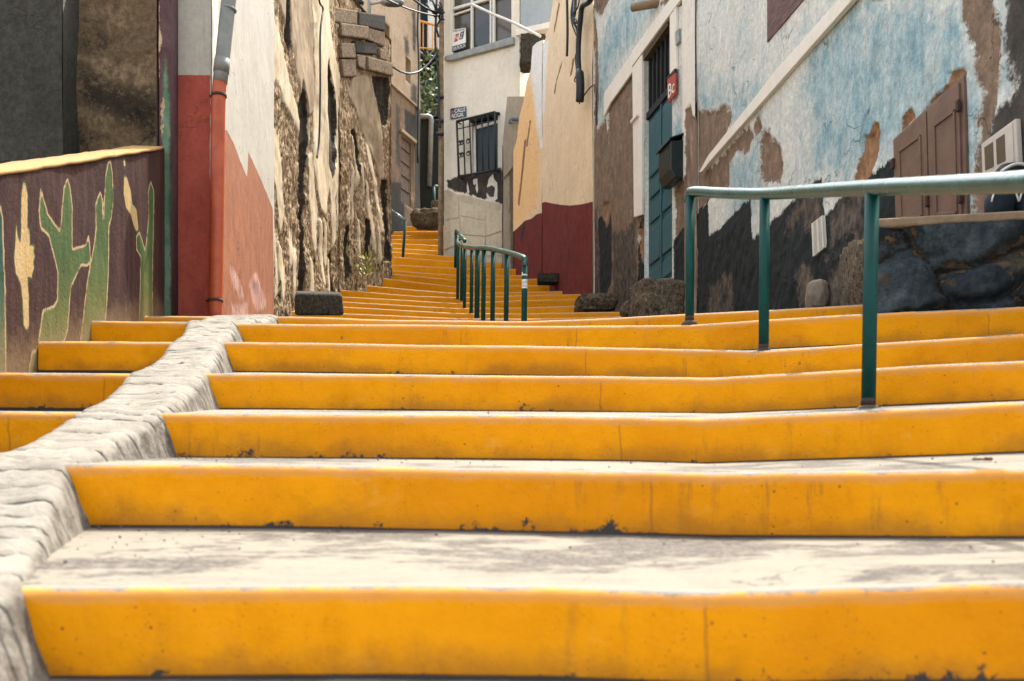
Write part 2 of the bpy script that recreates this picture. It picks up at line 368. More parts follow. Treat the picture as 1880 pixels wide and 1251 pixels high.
CREAM = layered('cream_and_oxblood_plaster', (c(228, 202, 164), c(214, 188, 150)), (
    ('pale', (c(228, 222, 210), c(214, 210, 200)), .06, .004), ('ochre', (c(232, 190, 132), c(226, 180, 124)), .2, .10),
    ('red', (c(118, 38, 30), c(90, 32, 28)), .02, .004), ('black', (c(60, 32, 32), c(48, 36, 34)), .02, .01),
    ('brown', (c(150, 112, 78), c(120, 88, 62)), .05, .004)), bump=.4, grain=.12, cracks=.4, streak=.18)
KF = 1.35
WHITEC = layered('white_plaster_black_damp', (c(214, 204, 184), c(202, 192, 172)), (
    ('grey', (c(160, 156, 144), c(146, 142, 130)), .03, .006), ('black', (c(44, 40, 36), c(66, 60, 54)), .20, .006),
    ('pale', (c(206, 198, 184), c(190, 182, 168)), .03, .004), ('tan', (c(182, 170, 144), c(166, 152, 128)), .04, .004)), bump=.3, grain=.1, cracks=.3)
KF = 0.75
REDF = layered('white_and_brick_red_paint', (c(226, 216, 196, .72), c(212, 204, 186, .72)), (
    ('red', (c(178, 84, 64, 1), c(158, 72, 56, 1)), .006, .003), ('rose', (c(192, 114, 62, .74), c(168, 94, 50, .74)), .03, .005),
    ('scar', (c(216, 170, 150), c(186, 118, 98)), .10, .02)), bump=.4, grain=.12, cracks=.3, streak=.22)
KF = 0.9
DARKE = layered('sooty_grey_render', (c(62, 62, 52), c(84, 80, 66)), (), bump=.9, grain=.45, mott=1.6, streak=.5, cracks=.4)
KF = 0.8
BROWNE = layered('weathered_brown_render', (c(126, 104, 74), c(152, 128, 94)), (('black', (c(58, 50, 38), c(76, 64, 46)), .7, .10), ('pale', (c(178, 150, 114), c(150, 126, 94)), .6, .10)), bump=1.0, grain=.45, mott=2.2, streak=.3, cracks=.7)
KF = 0.66
HOUSED = layered('beige_render_damp_foot', (c(198, 174, 142), c(178, 152, 120)), (('brown', (c(156, 126, 94), c(122, 100, 74)), .14, .01), ('black', (c(46, 44, 38), c(66, 58, 48)), .12, .03), ('stain', (c(62, 58, 48), c(90, 80, 64)), .25, .06)), bump=.5, grain=.25, streak=.6)
KF = 1
RUBBLE = mat_rubble('ruined_rubble_wall', (c(150, 116, 80), c(122, 100, 74), c(168, 138, 102), c(226, 200, 160, .9)), c(30, 28, 24),
    cream=(('cream', (c(226, 208, 176), c(200, 176, 140)), .34), ('tanp', (c(176, 154, 124), c(146, 126, 98)), .26), ('hole', (c(40, 40, 34), c(66, 54, 42)), .06)))
KF = 1
BLOCK = mat_rubble('cut_stone_block', (c(128, 108, 86), c(108, 94, 78), c(140, 118, 92), c(170, 146, 114)), c(62, 56, 46), .7, 1.2)
KF = 0.9
BLOCKD = mat_rubble('dark_cut_stone', (c(62, 60, 52), c(54, 54, 48), c(74, 68, 58), c(96, 86, 72)), c(34, 34, 30), .7, 1.2)
KF = 0.8
BASALT = mat_rubble('basalt_boulder', (c(104, 90, 72), c(78, 70, 60), c(118, 102, 82), c(150, 130, 102)), c(38, 36, 32), .6, 1.3)
KF = 0.72
TERR = layered('blue_black_boulder_masonry', (c(54, 66, 72), c(98, 106, 106)), (('spec', (c(32, 42, 50), c(66, 74, 76)), .5, .06), ('tan', (c(112, 94, 72), c(84, 74, 60)), .6, .05), ('mortar', (c(136, 108, 78), c(98, 80, 60)), .26, .012), ('hole', (c(24, 24, 22), c(34, 32, 28)), .02, .006)), bump=1.1, grain=.4, mott=6)
KF = 0.85
LEDGE = simple('ledge_cement', c(168, 142, 112), c(146, 122, 96), .9, 9, .6, .2)
KF = 0.62
CAPM = layered('ochre_wall_cap', (c(226, 178, 100, .62), c(210, 160, 88, .62)), (), bump=.35, grain=.1)
KF = 1.3
WHITEP = layered('white_trim_paint', (c(220, 210, 192), c(208, 200, 184)), (('brown', (c(132, 106, 86), c(108, 86, 68)), .10, .004), ('blue', (c(118, 158, 168), c(158, 184, 188)), .2, .06)), bump=.25, grain=.08, cracks=.2)
KF = 1.3
MBOX = layered('faded_box_paint', (c(214, 200, 182, .6), c(196, 184, 168, .6)), (), bump=.2, grain=.12, streak=.3)
SLAB = layered('foot_slab_stone', (c(196, 182, 154), c(176, 162, 136)), (), bump=.5, grain=.2, streak=.2)
TRIM = layered('clean_white_trim', (c(222, 213, 196), c(212, 204, 188)), (), bump=.25, grain=.08)
KF = 0.95
TEAL = simple('teal_door_paint', c(30, 84, 92), c(46, 100, 108), .5, 10, .3, .4, 0, .2, (2, 2, .5))
KF = 0.6
DKTEAL = simple('dark_green_black_metal', c(20, 42, 42), c(28, 54, 52), .4, 10, .2, .5)
KF = 0.7
BLACKW = simple('blackened_wood', c(26, 34, 34), c(46, 48, 44), .7, 12, .4, .3)
KF = 1
HATCH = simple('brown_hatch_paint', c(118, 90, 72), c(104, 78, 62), .55, 5, .15, .4, 0, .25)
KF = 1.1
WOODR = simple('reddish_brown_shutter_wood', c(98, 58, 42), c(76, 44, 34), .6, 7, .5, .3, 0, 0, (1, 1, 7))
KF = 0.8
WOODD = simple('old_brown_door_wood', c(104, 82, 56), c(84, 66, 46), .75, 10, .4, .3, 0, .3, (3, 3, .6))
KF = 1.1
GREYM = simple('grey_painted_metal', c(150, 150, 142), c(132, 134, 128), .5, 10, .1, .4)
KF = 1.2
ALU = simple('aluminium_frame', c(212, 206, 190), c(198, 194, 180), .45, 10, .05, .4)
KF = 0.75
PVC = simple('grey_pvc_pipe', c(150, 150, 140), c(132, 130, 120), .45, 9, .1, .45, 0, .25)
KF = 0.62
PVCR = simple('brick_red_pipe', c(204, 92, 40, 1), c(184, 76, 34, 1), .5, 9, .1, .4, 0, .2)
KF = 0.9
BLUEP = simple('blue_grey_pipe', c(64, 82, 92), c(92, 106, 112), .45, 9, .1, .5)
KF = 0.7
RUST = simple('rusty_bracket', c(60, 48, 40), c(90, 62, 44), .8, 20, .3, .3)
KF = 0.7
CABLE = simple('black_cable_rubber', c(24, 30, 32), c(34, 38, 38), .5, 20, .1, .4)
IRON = simple('black_wrought_iron', c(30, 38, 36), c(44, 48, 44), .55, 20, .2, .4)
KF = 0.8
PANE = simple('dark_window_pane', c(46, 56, 52), c(70, 66, 56), .12, 2, .0, .6)
KF = 1
PANE2 = simple('brownish_window_pane', c(92, 84, 66), c(80, 76, 62), .15, 2, .0, .6)
KF = 0.6
SHUT = simple('deep_teal_shutter', c(14, 44, 50), c(20, 52, 58), .45, 8, .1, .5)
KF = 0.9
NAVY = simple('navy_enamel', c(26, 40, 62), c(34, 50, 72), .3, 8, .05, .5)
KF = 1.2
WHT = simple('white_enamel', c(232, 228, 216), c(224, 220, 208), .4, 8, .02, .5)
KF = 1
REDS = simple('red_sign_paint', c(184, 66, 40), c(172, 58, 36), .45, 8, .05, .5)
BLKP = simple('black_lettering', c(24, 28, 34), c(28, 32, 38), .5, 8, .02, .4)
KF = 0.9
ORANGE = simple('orange_yellow_railing', c(236, 160, 40), c(224, 148, 34), .4, 8, .05, .5)
KF = 0.7
DKWALL = layered('dark_damp_wall', (c(34, 42, 40), c(52, 54, 48)), (), bump=.6, grain=.25)
KF = 0.5
FARW = simple('dark_blue_matte', c(24, 44, 56), c(32, 52, 62), .8, 4, .1, .3)  # plain dark blue base colour, used for the far house and the bag
BARK = simple('bark_brown', c(84, 70, 54), c(60, 52, 42), .9, 14, .8, .2)
EARTH = simple('dry_earth', (.16, .12, .085, 1), (.10, .08, .06, 1), .95, 2, .8, .2)
CIGW = simple('cigarette_paper', c(206, 190, 160), c(190, 170, 140), .9, 60, .1); CIGO = simple('cigarette_filter', c(150, 86, 44), c(130, 70, 36), .9, 60, .1)
LENS = simple('lamp_lens_glass', c(120, 122, 116), c(100, 102, 98), .3, 8, .05, .5)

KF = 1.0
# ------------------------------------------------------------------ walls
class Wall:
    """vertical plane from a to b in plan (left to right as seen from the alley)"""
    def __init__(s, a, b, k=0.0, flip=False):
        s.a = np.array(a, float); s.b = np.array(b, float); e = s.b-s.a; s.len = np.linalg.norm(e); s.t = e/s.len
        n = np.array((s.t[1], -s.t[0])); mid = (s.a+s.b)/2
        s.n = n if n@(-mid) > 0 else -n
        if flip: s.n = -s.n
        s.k = k
    def ub(s, x, y):
        r = np.array(((x-CX)/F, 1.0)); A = np.array([[r[0], -s.t[0]], [r[1], -s.t[1]]]); Y, u = np.linalg.solve(A, s.a)
        return np.array((u, (HZ-y)/F*Y-s.k*u))
    def fit(s, p, q):
        s.k = 0; a = s.ub(*p); b = s.ub(*q); s.k = (b[1]-a[1])/(b[0]-a[0]); return s
    def pt(s, u, b, d=0.0):
        q = s.a+s.t*u+s.n*d; return np.array((q[0], q[1], b+s.k*u))
    def px(s, x, y, d=0.0): return s.pt(*s.ub(x, y), d)
    def poly(s, pts): return [s.ub(*p) for p in pts]
    def u(s, x): return s.ub(x, 500)[0]
    def prism(s, mb, pts, d0, d1, ub=False):
        q = pts if ub else s.poly(pts)
        # orientation: counter-clockwise in (u,b) faces out when t x z = -n... flip if needed
        ar = sum(q[i][0]*q[(i+1) % len(q)][1]-q[(i+1) % len(q)][0]*q[i][1] for i in range(len(q)))
        out = np.cross(np.array((s.t[0], s.t[1], 0)), np.array((0, 0, 1.)))[:2]@s.n > 0
        if (ar > 0) != out: q = q[::-1]
        mb.prism([s.pt(p[0], p[1], d1) for p in q], [s.pt(p[0], p[1], d0)-s.pt(p[0], p[1], d1) for p in q]); return mb
    def rect(s, mb, u0, u1, b0, b1, d0, d1): return s.prism(mb, [(u0, b0), (u1, b0), (u1, b1), (u0, b1)], d0, d1, True)
def wall_mesh(name, W, u0, u1, b0, b1, res, mat, parent, layers=None, holes=(), relief=None, thick=1.0, use=(), top=None, lowref=None, seed=0, wave=.006, solid=True, back=None):
    us = np.unique(np.round(np.concatenate([np.linspace(u0, u1, max(int((u1-u0)/res), 2)+1)]+[np.array(h[:2]) for h in holes]), 5))
    bs = np.unique(np.round(np.concatenate([np.linspace(b0, b1, max(int((b1-b0)/res), 2)+1)]+[np.array(h[2:4]) for h in holes]), 5))
    us = us[(us >= u0-1e-6) & (us <= u1+1e-6)]; bs = bs[(bs >= b0-1e-6) & (bs <= b1+1e-6)]
    nu, nb = len(us), len(bs); U, B = np.meshgrid(us, bs, indexing='ij'); U = U.ravel(); B = B.ravel()
    if top is not None:
        tf = (B-b0)/(b1-b0); B = b0+tf*(np.array([top(q) for q in us]).repeat(nb)-b0)
    UB = np.stack([U, B], 1); attrs = {}
    for k in use:
        if k == 'low': continue
        polys = [W.poly(p) for p in (layers or {}).get(k, [])]
        attrs[k] = sdf(UB, polys) if polys else np.full(len(UB), -1.0)
    if 'brown' in attrs: attrs['chip'] = attrs['brown']+.014
    attrs['low'] = (B-(np.array([lowref(q) for q in us]).repeat(nb) if lowref else b0))
    P3 = np.stack([U, B, np.zeros_like(U)], 1)
    d = wave*fbm(P3, 1.3, 4, seed+3)+.0015*fbm(P3, 14, 3, seed+9)
    if relief: d = d+relief(UB, attrs)
    for h in holes:      # keep the hole edges clean
        near = np.maximum(np.maximum(h[0]-U, U-h[1]), np.maximum(h[2]-B, B-h[3])); d = d*smooth(near, 0, .03)
    X = W.a[0]+W.t[0]*U+W.n[0]*d; Y = W.a[1]+W.t[1]*U+W.n[1]*d; Z = B+W.k*U
    V = np.stack([X, Y, Z], 1); Fc = []
    orient = np.cross(np.array((W.t[0], W.t[1], 0)), np.array((0, 0, 1.)))[:2]@W.n > 0
    for i in range(nu-1):
        cu = (us[i]+us[i+1])/2
        for j in range(nb-1):
            cb = (bs[j]+bs[j+1])/2
            if any(h[0] < cu < h[1] and h[2] < cb < h[3] for h in holes): continue
            q = (i*nb+j, (i+1)*nb+j, (i+1)*nb+j+1, i*nb+j+1); Fc.append(q if orient else q[::-1])
    V = V.tolist(); na = len(V)
    def addv(p): V.append(list(p)); return len(V)-1
    for h in holes:      # reveals
        dep = h[4]; q = [(h[0], h[2]), (h[1], h[2]), (h[1], h[3]), (h[0], h[3])]
        f = [addv(W.pt(*p)) for p in q]; g = [addv(W.pt(p[0], p[1], -dep)) for p in q]
        for i in range(4): Fc.append((f[i], f[(i+1) % 4], g[(i+1) % 4], g[i]))
        if len(h) > 5: Fc.append(tuple(g))
    if solid:
        tb = lambda u: top(u) if top is not None else b1
        q = [(u0, b0), (u1, b0), (u1, tb(u1)), (u0, tb(u0))]
        f = [addv(W.pt(p[0], p[1], -.004)) for p in q]; g = [addv(W.pt(p[0], p[1], -thick) if back is None else W.pt(p[0], p[1], -.004)+np.array((back[0], back[1], 0))) for p in q]
        for i in range(4): Fc.append((f[i], f[(i+1) % 4], g[(i+1) % 4], g[i]))
        Fc.append(tuple(g))
    for k in attrs: attrs[k] = np.concatenate([attrs[k], np.full(len(V)-na, attrs[k].min() if k == 'low' else -1.0)])
    return link_mesh(name, V, Fc, mat, parent, shade=True, attrs={k: (a if k == 'low' else a+1) for k, a in attrs.items()})
def text(W, s, pts, d, mat, name, parent, ext=.002):
    """lettering fitted into a four-corner patch (bottom-left, bottom-right, top-right, top-left in pixels)"""
    cu = bpy.data.curves.new('t', 'FONT'); cu.body = s; cu.extrude = .01; cu.resolution_u = 3
    o = bpy.data.objects.new('t', cu); COL.objects.link(o); bpy.context.view_layer.update()
    me = bpy.data.meshes.new_from_object(o.evaluated_get(bpy.context.evaluated_depsgraph_get()))
    bpy.data.objects.remove(o)
    v = np.array([p.co[:] for p in me.vertices]); fs = [tuple(p.vertices) for p in me.polygons]; bpy.data.meshes.remove(me)
    v[:, :2] = (v[:, :2]-v[:, :2].min(0))/(v[:, :2].max(0)-v[:, :2].min(0)); q = W.poly(pts) if len(pts[0]) == 2 else pts
    q = [np.asarray(p) for p in q]; V = []
    for a, b, z in v:
        p = (q[0]*(1-a)+q[1]*a)*(1-b)+(q[3]*(1-a)+q[2]*a)*b; V.append(W.pt(p[0], p[1], d+ext*(1 if z > 0 else -1)*.5))
    return link_mesh(name, V, fs, mat, parent)

# ------------------------------------------------------------------ stairs
def lip(pts, xl=None, xr=None):
    w = np.array([P(*p) for p in pts])
    if xl is not None and xl < w[0, 0]: w = np.vstack([[xl, w[0, 1], w[0, 2]], w])
    if xr is not None and xr > w[-1, 0]:
        dY = (w[-1, 1]-w[-2, 1])/max(w[-1, 0]-w[-2, 0], .05); dY = max(min(dY, 0), -.15)
        w = np.vstack([w, [xr, w[-1, 1]+dY*(xr-w[-1, 0]), w[-1, 2]]])
    return w
def sample(w, X):
    return np.stack([X, np.interp(X, w[:, 0], w[:, 1]), np.interp(X, w[:, 0], w[:, 2])], 1)
LIPS = {}
LIPS[1] = lip([(-40, 1080, 1.73), (30, 1078, 1.73), (640, 1074, 1.73), (1000, 1077, 1.72), (1310, 1087, 1.70), (1600, 1076, 1.64), (1880, 1066, 1.58)], None, 3.1)
LIPS[2] = lip([(40, 850, 2.4), (480, 853, 2.4), (800, 857, 2.4), (1160, 865, 2.39), (1310, 868, 2.36), (1600, 864, 2.27), (1880, 860, 2.18)], None, 3.0)
LIPS[3] = lip([(230, 756, 3.05), (480, 757, 3.05), (1160, 763, 3.04), (1290, 766, 3.0), (1600, 752, 2.86), (1880, 737, 2.72)], None, 2.9)
LIPS[4] = lip([(310, 685, 3.75), (480, 685, 3.75), (1160, 690, 3.74), (1310, 692, 3.7), (1600, 676, 3.5), (1880, 661, 3.35)], None, 2.8)
LIPS[5] = lip([(360, 627, 4.45), (480, 628, 4.45), (1160, 637, 4.44), (1390, 644, 4.4), (1600, 629, 4.2), (1880, 611, 3.98)], None, 2.75)
LIPS[6] = lip([(395, 592, 5.15), (700, 595, 5.15), (1000, 597, 5.15), (1266, 595, 5.13), (1612, 574, 4.78), (1880, 562, 4.6)], None, 2.7)
LIPS[7] = lip([(300, 580, 6.1), (505, 580, 6.1), (600, 582, 6.1), (700, 586, 6.1), (968, 589, 6.1), (1100, 584, 6.08), (1258, 576, 6.0), (1411, 569, 5.88), (1592, 557, 5.72)], -2.15, 2.25)
FAR = {8: [(536, 571), (700, 578), (840, 584), (960, 585), (1150, 580)], 9: [(560, 559), (637, 563), (840, 575), (960, 575), (1150, 572)], 10: [(560, 550), (634, 554), (840, 566), (960, 564), (1075, 561)],
       11: [(560, 541), (633, 544.6), (840, 556), (960, 551), (1080, 548.5)], 12: [(600, 530), (624, 531.7), (760, 543), (840, 546), (960, 542), (1085, 539)], 13: [(620, 519), (666, 523), (760, 532), (840, 538), (960, 536), (1070, 533)],
       14: [(660, 506), (697, 509.6), (760, 517), (840, 526), (960, 524), (1040, 522)], 15: [(690, 500), (715, 502), (840, 514), (960, 512), (1010, 511)], 16: [(680, 494), (716, 496), (840, 505), (1000, 505)],
       17: [(660, 483), (719, 485.7), (840, 492), (965, 494)], 18: [(640, 466), (719, 471), (812, 478), (945, 483)], 19: [(640, 457), (719, 462), (812, 469), (880, 472)], 20: [(640, 451), (719, 455), (812, 461), (840, 462)],
       21: [(640, 443), (719, 446), (812, 451), (830, 451)], 22: [(640, 438), (719, 439), (830, 440)], 23: [(640, 432), (719, 432), (830, 432)], 24: [(640, 425), (719, 425), (830, 425)], 25: [(640, 417), (719, 416), (830, 415)], 26: [(640, 412), (719, 410), (830, 405)]}
Z8 = (950-584)*10.3/1900
for n_, pts in FAR.items():
    y840 = np.interp(840, [p[0] for p in pts], [p[1] for p in pts]); Yn = (Z8+.225*(n_-8))/(950-y840)*1900
    LIPS[n_] = lip([(x, y, Yn) for x, y in pts])
RISE = {1: .152, 2: .147, 3: .134, 4: .132, 5: .131, 6: .145, 7: .145}
def rise(n): return RISE.get(n, .168)
stairs = thing('staircase', (0, 1.73, -.27), 'wide flight of yellow painted concrete steps climbing and bending up the alley', 'staircase')
def make_step(w, wn, r, rn, res, parent, xr=None, seed=0, label=None):
    """one step: concrete tread as the step, its painted riser as a child"""
    X = np.arange(w[0, 0], w[-1, 0]+res, res); L = sample(w, X); n = len(X)
    one = np.zeros(n)
    wav = .004*fbm(np.stack([X, one+seed, one], 1), 2.2, 4, seed); L[:, 2] += wav
    L[:, 1] += .006*fbm(np.stack([X, one+seed, one+4], 1), 1.7, 4, seed+1)
    rad = .020
    prof = [(0.004, -r-.10), (0.002, -r-.02)]+[(0.0, -r+(r-rad)*q) for q in np.linspace(0, 1, 9)]
    prof += [(rad*(1-math.cos(a)), -rad+rad*math.sin(a)) for a in np.linspace(.25, math.pi/2, 5)]+[(rad+.010, .0)]
    V = []; hb = []; ht = []
    for (dy, dz) in prof:
        q = L.copy(); q[:, 1] += dy; q[:, 2] += dz
        N3 = np.stack([X, one+dz*1.0, one+seed*2.3], 1)
        q[:, 1] += .0045*fbm(N3, 5, 4, seed+2)+.0018*fbm(N3, 30, 2, seed+4)
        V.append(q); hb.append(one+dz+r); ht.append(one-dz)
    m = len(prof); V = np.concatenate(V)
    Fc = [(i*n+j, i*n+j+1, (i+1)*n+j+1, (i+1)*n+j) for i in range(m-1) for j in range(n-1)]
    # tread
    back = sample(wn, np.linspace(max(wn[0, 0], w[0, 0]-.9), wn[-1, 0], n)) if wn is not None else L+np.array((0, .9, .1))
    if wn is not None: back[:, 2] -= rn
    rows = max(int(.9/res/1.6), 8); T = []; tb = []
    L2 = L.copy(); L2[:, 1] += rad+.006; L2[:, 2] -= .0015
    for k in range(rows+1):
        t = k/rows; q = L2*(1-t)+back*t
        q[:, 2] += .004*math.sin(math.pi*t)*fbm(q, 2.5, 4, seed+7)
        if k == rows: q[:, 1] += .02
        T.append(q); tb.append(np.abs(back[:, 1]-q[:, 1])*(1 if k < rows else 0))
    T = np.concatenate(T); TF = [(i*n+j, i*n+j+1, (i+1)*n+j+1, (i+1)*n+j) for i in range(rows) for j in range(n-1)]
    st = link_mesh('step', T, TF, CON, parent, shade=True, attrs={'hb': np.concatenate(tb)})
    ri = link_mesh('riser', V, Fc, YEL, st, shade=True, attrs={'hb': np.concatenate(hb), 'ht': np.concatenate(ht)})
    return st
for n_ in range(1, 27):
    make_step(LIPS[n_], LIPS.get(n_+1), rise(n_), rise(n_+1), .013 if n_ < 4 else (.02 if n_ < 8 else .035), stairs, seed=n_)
# side flight on the other side of the kerb
side = thing('side_staircase', (-1.8, 3.05, .2), 'narrow side flight of yellow steps between the cactus mural and the white kerb', 'staircase')
SL = {3: lip([(-330, 751, 3.05), (230, 755, 3.05)]), 4: lip([(-120, 683, 3.75), (330, 686, 3.75)]), 5: lip([(70, 625, 4.45), (375, 627, 4.45)]), 6: lip([(150, 588, 5.15), (410, 591, 5.15)]), 7: lip([(262, 579, 6.1), (420, 581, 6.1)])}
SL[8] = SL[7]+np.array((-.1, 1.5, .33))
for n_ in (3, 4, 5, 6, 7):
    make_step(SL[n_], SL[n_+1], rise(n_)+(.03 if n_ == 7 else 0), .14, .02, side, seed=50+n_)
# lower landing and terrain
def sheet(name, X, Y, zf, mat, label=None):
    XX, YY = np.meshgrid(X, Y, indexing='ij'); V = np.stack([XX.ravel(), YY.ravel(), zf(XX.ravel(), YY.ravel())], 1); ny = len(Y)
    Fc = [(i*ny+j, (i+1)*ny+j, (i+1)*ny+j+1, i*ny+j+1) for i in range(len(X)-1) for j in range(ny-1)]
    o = link_mesh(name, V, Fc, mat, shade=True, origin=(0, 0, 0), attrs={'hb': np.full(len(V), 1.0)}); o['kind'] = 'structure'; return o
sheet('pavement', np.linspace(-4, 4.2, 160), np.concatenate([np.linspace(-5, 0, 30), np.linspace(.1, 1.76, 60)]), lambda x, y: -.270+.10*(np.minimum(y, 1.73)-1.73)+.01*fbm(np.stack([x, y, x*0], 1), 1.5, 4, 5), PAVE)
gz = lambda x, y: np.where(y < 1.5, -.75+.09*(y-1.5)*(y > -6)-.675*(y <= -6), np.where(y < 24, -.75+.262*(y-1.5), 5.14+.18*(y-24)))+.0*x
sheet('ground', np.concatenate([np.linspace(-400, -40, 10), np.linspace(-30, 30, 30), np.linspace(40, 400, 10)]), np.concatenate([np.linspace(-400, -40, 10), np.linspace(-30, 60, 60), np.linspace(80, 500, 12)]), gz, EARTH)

# kerb between the two flights
kst = [(1.0, -1.02, -.79, None), (1.73, -1.06, -.829, 1077), (2.4, -1.27, -1.036, 850), (3.05, -1.268, -1.035, 757), (3.75, -1.372, -1.105, 685), (4.45, -1.457, -1.241, 627), (5.15, -1.613, -1.369, 591), (5.7, -1.70, -1.40, 585), (6.12, -1.78, -1.39, 580.5), (6.4, -1.80, -1.38, 583)]
ky = np.array([k[0] for k in kst]); kl = np.array([k[1] for k in kst]); kr = np.array([k[2] for k in kst])
kz = np.array([(950-k[3])*k[0]/1900 if k[3] else -.27 for k in kst])
YY = np.arange(1.0, 6.4, .008); ny = len(YY); xl = np.interp(YY, ky, kl); xr = np.interp(YY, ky, kr); zz = np.interp(YY, ky, kz)+.006
sag = .022*np.abs(np.sin(np.pi*np.interp(YY, ky, np.arange(len(ky)))))
zz = zz-sag
prof = [(-.01, -.35, 0, 1), (0, -.02, 0, .6), (.012, -.004, 0, .2)]+[(q, 0, 0, 0) for q in np.linspace(.1, .9, 9)]+[(.97, -.008, 0, .25), (1, -.025, .006, .6), (1, -.06, .018, 1), (1, -.10, .034, 1), (1, -.14, .05, 1), (1, -.18, .064, 1), (1, -.35, .12, 1)]
V = []; sd = []; go = []
gpos = np.cumsum(.035+.11*RNG.random(90))+1.0
for (f, dz, dx, s_) in prof:
    q = np.stack([xl+(xr-xl)*f+dx, YY, zz+dz], 1); nn = fbm(q+f*.3, 6, 4, 3); n2 = fbm(q, 25, 3, 8)
    q[:, 2] += (.010*nn+.005*n2+.003*fbm(q, 70, 2, 14))*(1 if dz > -.03 else .3); q[:, 0] += (.012*fbm(q+9, 5, 4, 4)+.006*n2+.004*fbm(q, 45, 3, 15))*1
    yw = YY+.035*fbm(np.stack([YY*.6, YY*0+f*1.1, YY*0], 1), 2.6, 3, 21); gd = np.abs(yw[:, None]-gpos[None]).min(1)
    q[:, 2] -= .009*(1-smooth(gd, 0, .011))*(1 if dz > -.03 else .3); V.append(q); sd.append(np.full(ny, s_)); go.append(gd)
    #; 
V = np.concatenate(V); m_ = len(prof)
kerb = link_mesh('stair_kerb', V, [(i*ny+j, (i+1)*ny+j, (i+1)*ny+j+1, i*ny+j+1) for i in range(m_-1) for j in range(ny-1)]+[tuple(i*ny for i in range(m_)), tuple(i*ny+ny-1 for i in range(m_-1, -1, -1))], KERB, shade=True, attrs={'side': np.concatenate(sd), 'gro': np.concatenate(go)})
tag(kerb, 'rough whitewashed sloping kerb running up between the two yellow flights', 'kerb')

# ------------------------------------------------------------------ mural wall (left)
Wm = Wall((-1.93, 3.0), (-2.2, 6.55))
mural = thing('mural_wall', (-2.05, 4.8, .5), 'plum purple garden wall painted with green cacti beside the side steps', 'wall')
z_ = lambda pts: [(x/2.978, y/2.978+270) for x, y in pts]
ub0 = Wm.ub(0, 318); ub1 = Wm.ub(288, 273)
mtop = lambda u: ub0[1]+(ub1[1]-ub0[1])*(u-ub0[0])/(ub1[0]-ub0[0])
f0 = Wm.ub(20, 680); f1 = Wm.ub(100, 650); f2 = Wm.ub(185, 612); f3 = Wm.ub(290, 584)
mfoot = lambda u: np.interp(u, [f0[0]-1.5, f0[0], f1[0], f2[0], f3[0]], [f0[1]-.45, f0[1], f1[1], f2[1], f3[1]])
cacti = [z_([(163, 1260), (180, 1130), (210, 1110), (240, 900), (300, 875), (318, 840), (322, 680), (300, 600), (270, 480), (225, 440), (215, 350), (222, 240), (240, 300), (260, 370), (325, 465), (335, 430), (350, 230), (370, 180), (385, 230), (395, 330), (395, 570), (440, 550), (475, 545), (490, 490), (500, 620), (480, 645), (445, 640), (390, 760), (370, 1000), (350, 1060), (300, 1080), (270, 1090), (240, 1260)]),
         z_([(440, 1090), (480, 760), (500, 640), (520, 560), (535, 440), (530, 320), (555, 250), (565, 290), (565, 400), (575, 395), (580, 180), (590, 90), (605, 85), (615, 160), (622, 300), (610, 400), (600, 420), (595, 700), (582, 900), (570, 1000), (540, 1090)]),
         z_([(760, 990), (768, 600), (745, 560), (745, 490), (760, 470), (792, 575), (812, 400), (812, 250), (825, 190), (840, 240), (838, 420), (832, 600), (830, 990)])]
teal = [z_([(-180, 300), (0, 340), (12, 400), (18, 560), (30, 800), (35, 1260), (-180, 1300)])]
yel = [z_([(125, 200), (135, 190), (150, 260), (150, 460), (145, 520), (160, 450), (165, 540), (190, 540), (180, 580), (192, 600), (182, 640), (190, 660), (178, 690), (180, 715), (150, 700), (160, 820), (163, 960), (155, 1010), (135, 970), (125, 800), (115, 740), (90, 690), (80, 600), (92, 430), (100, 500), (115, 540), (118, 420), (115, 290)]),
       z_([(680, 60), (688, 90), (683, 120), (676, 90)]), z_([(680, 160), (695, 170), (715, 240), (722, 310), (745, 340), (755, 450), (745, 465), (730, 430), (715, 370), (690, 330), (678, 250)])]
mw = wall_mesh('wall_panel', Wm, -.9, Wm.len, -.4, 2.4, .018, MURAL, mural, {'green': cacti, 'teal': teal, 'yellow': yel}, use=('green', 'teal', 'yellow'), top=mtop, lowref=mfoot, thick=.16, wave=.010, seed=11)
# ochre coping following the slope
mb = MB(); uu = np.linspace(-.9, Wm.len-.02, 60); pts = []
V = []; prof = [(.008, -.010), (.010, .002), (.004, .006), (-.09, .008), (-.19, .006), (-.20, -.02)]
for u in uu:
    for (d, dz) in prof:
        p = Wm.pt(u, mtop(u)+dz, d); p += .006*np.array([mnoise.noise(Vector(p*5)), 0, mnoise.noise(Vector(p*6+3))]); V.append(p)
k_ = len(prof); mb.add(V, [(i*k_+j, (i+1)*k_+j, (i+1)*k_+(j+1) % k_, i*k_+(j+1) % k_) for i in range(len(uu)-1) for j in range(k_)]+[tuple(range(k_)), tuple((len(uu)-1)*k_+j for j in range(k_-1, -1, -1))])
mb.build('coping', CAPM, mural, shade=True)
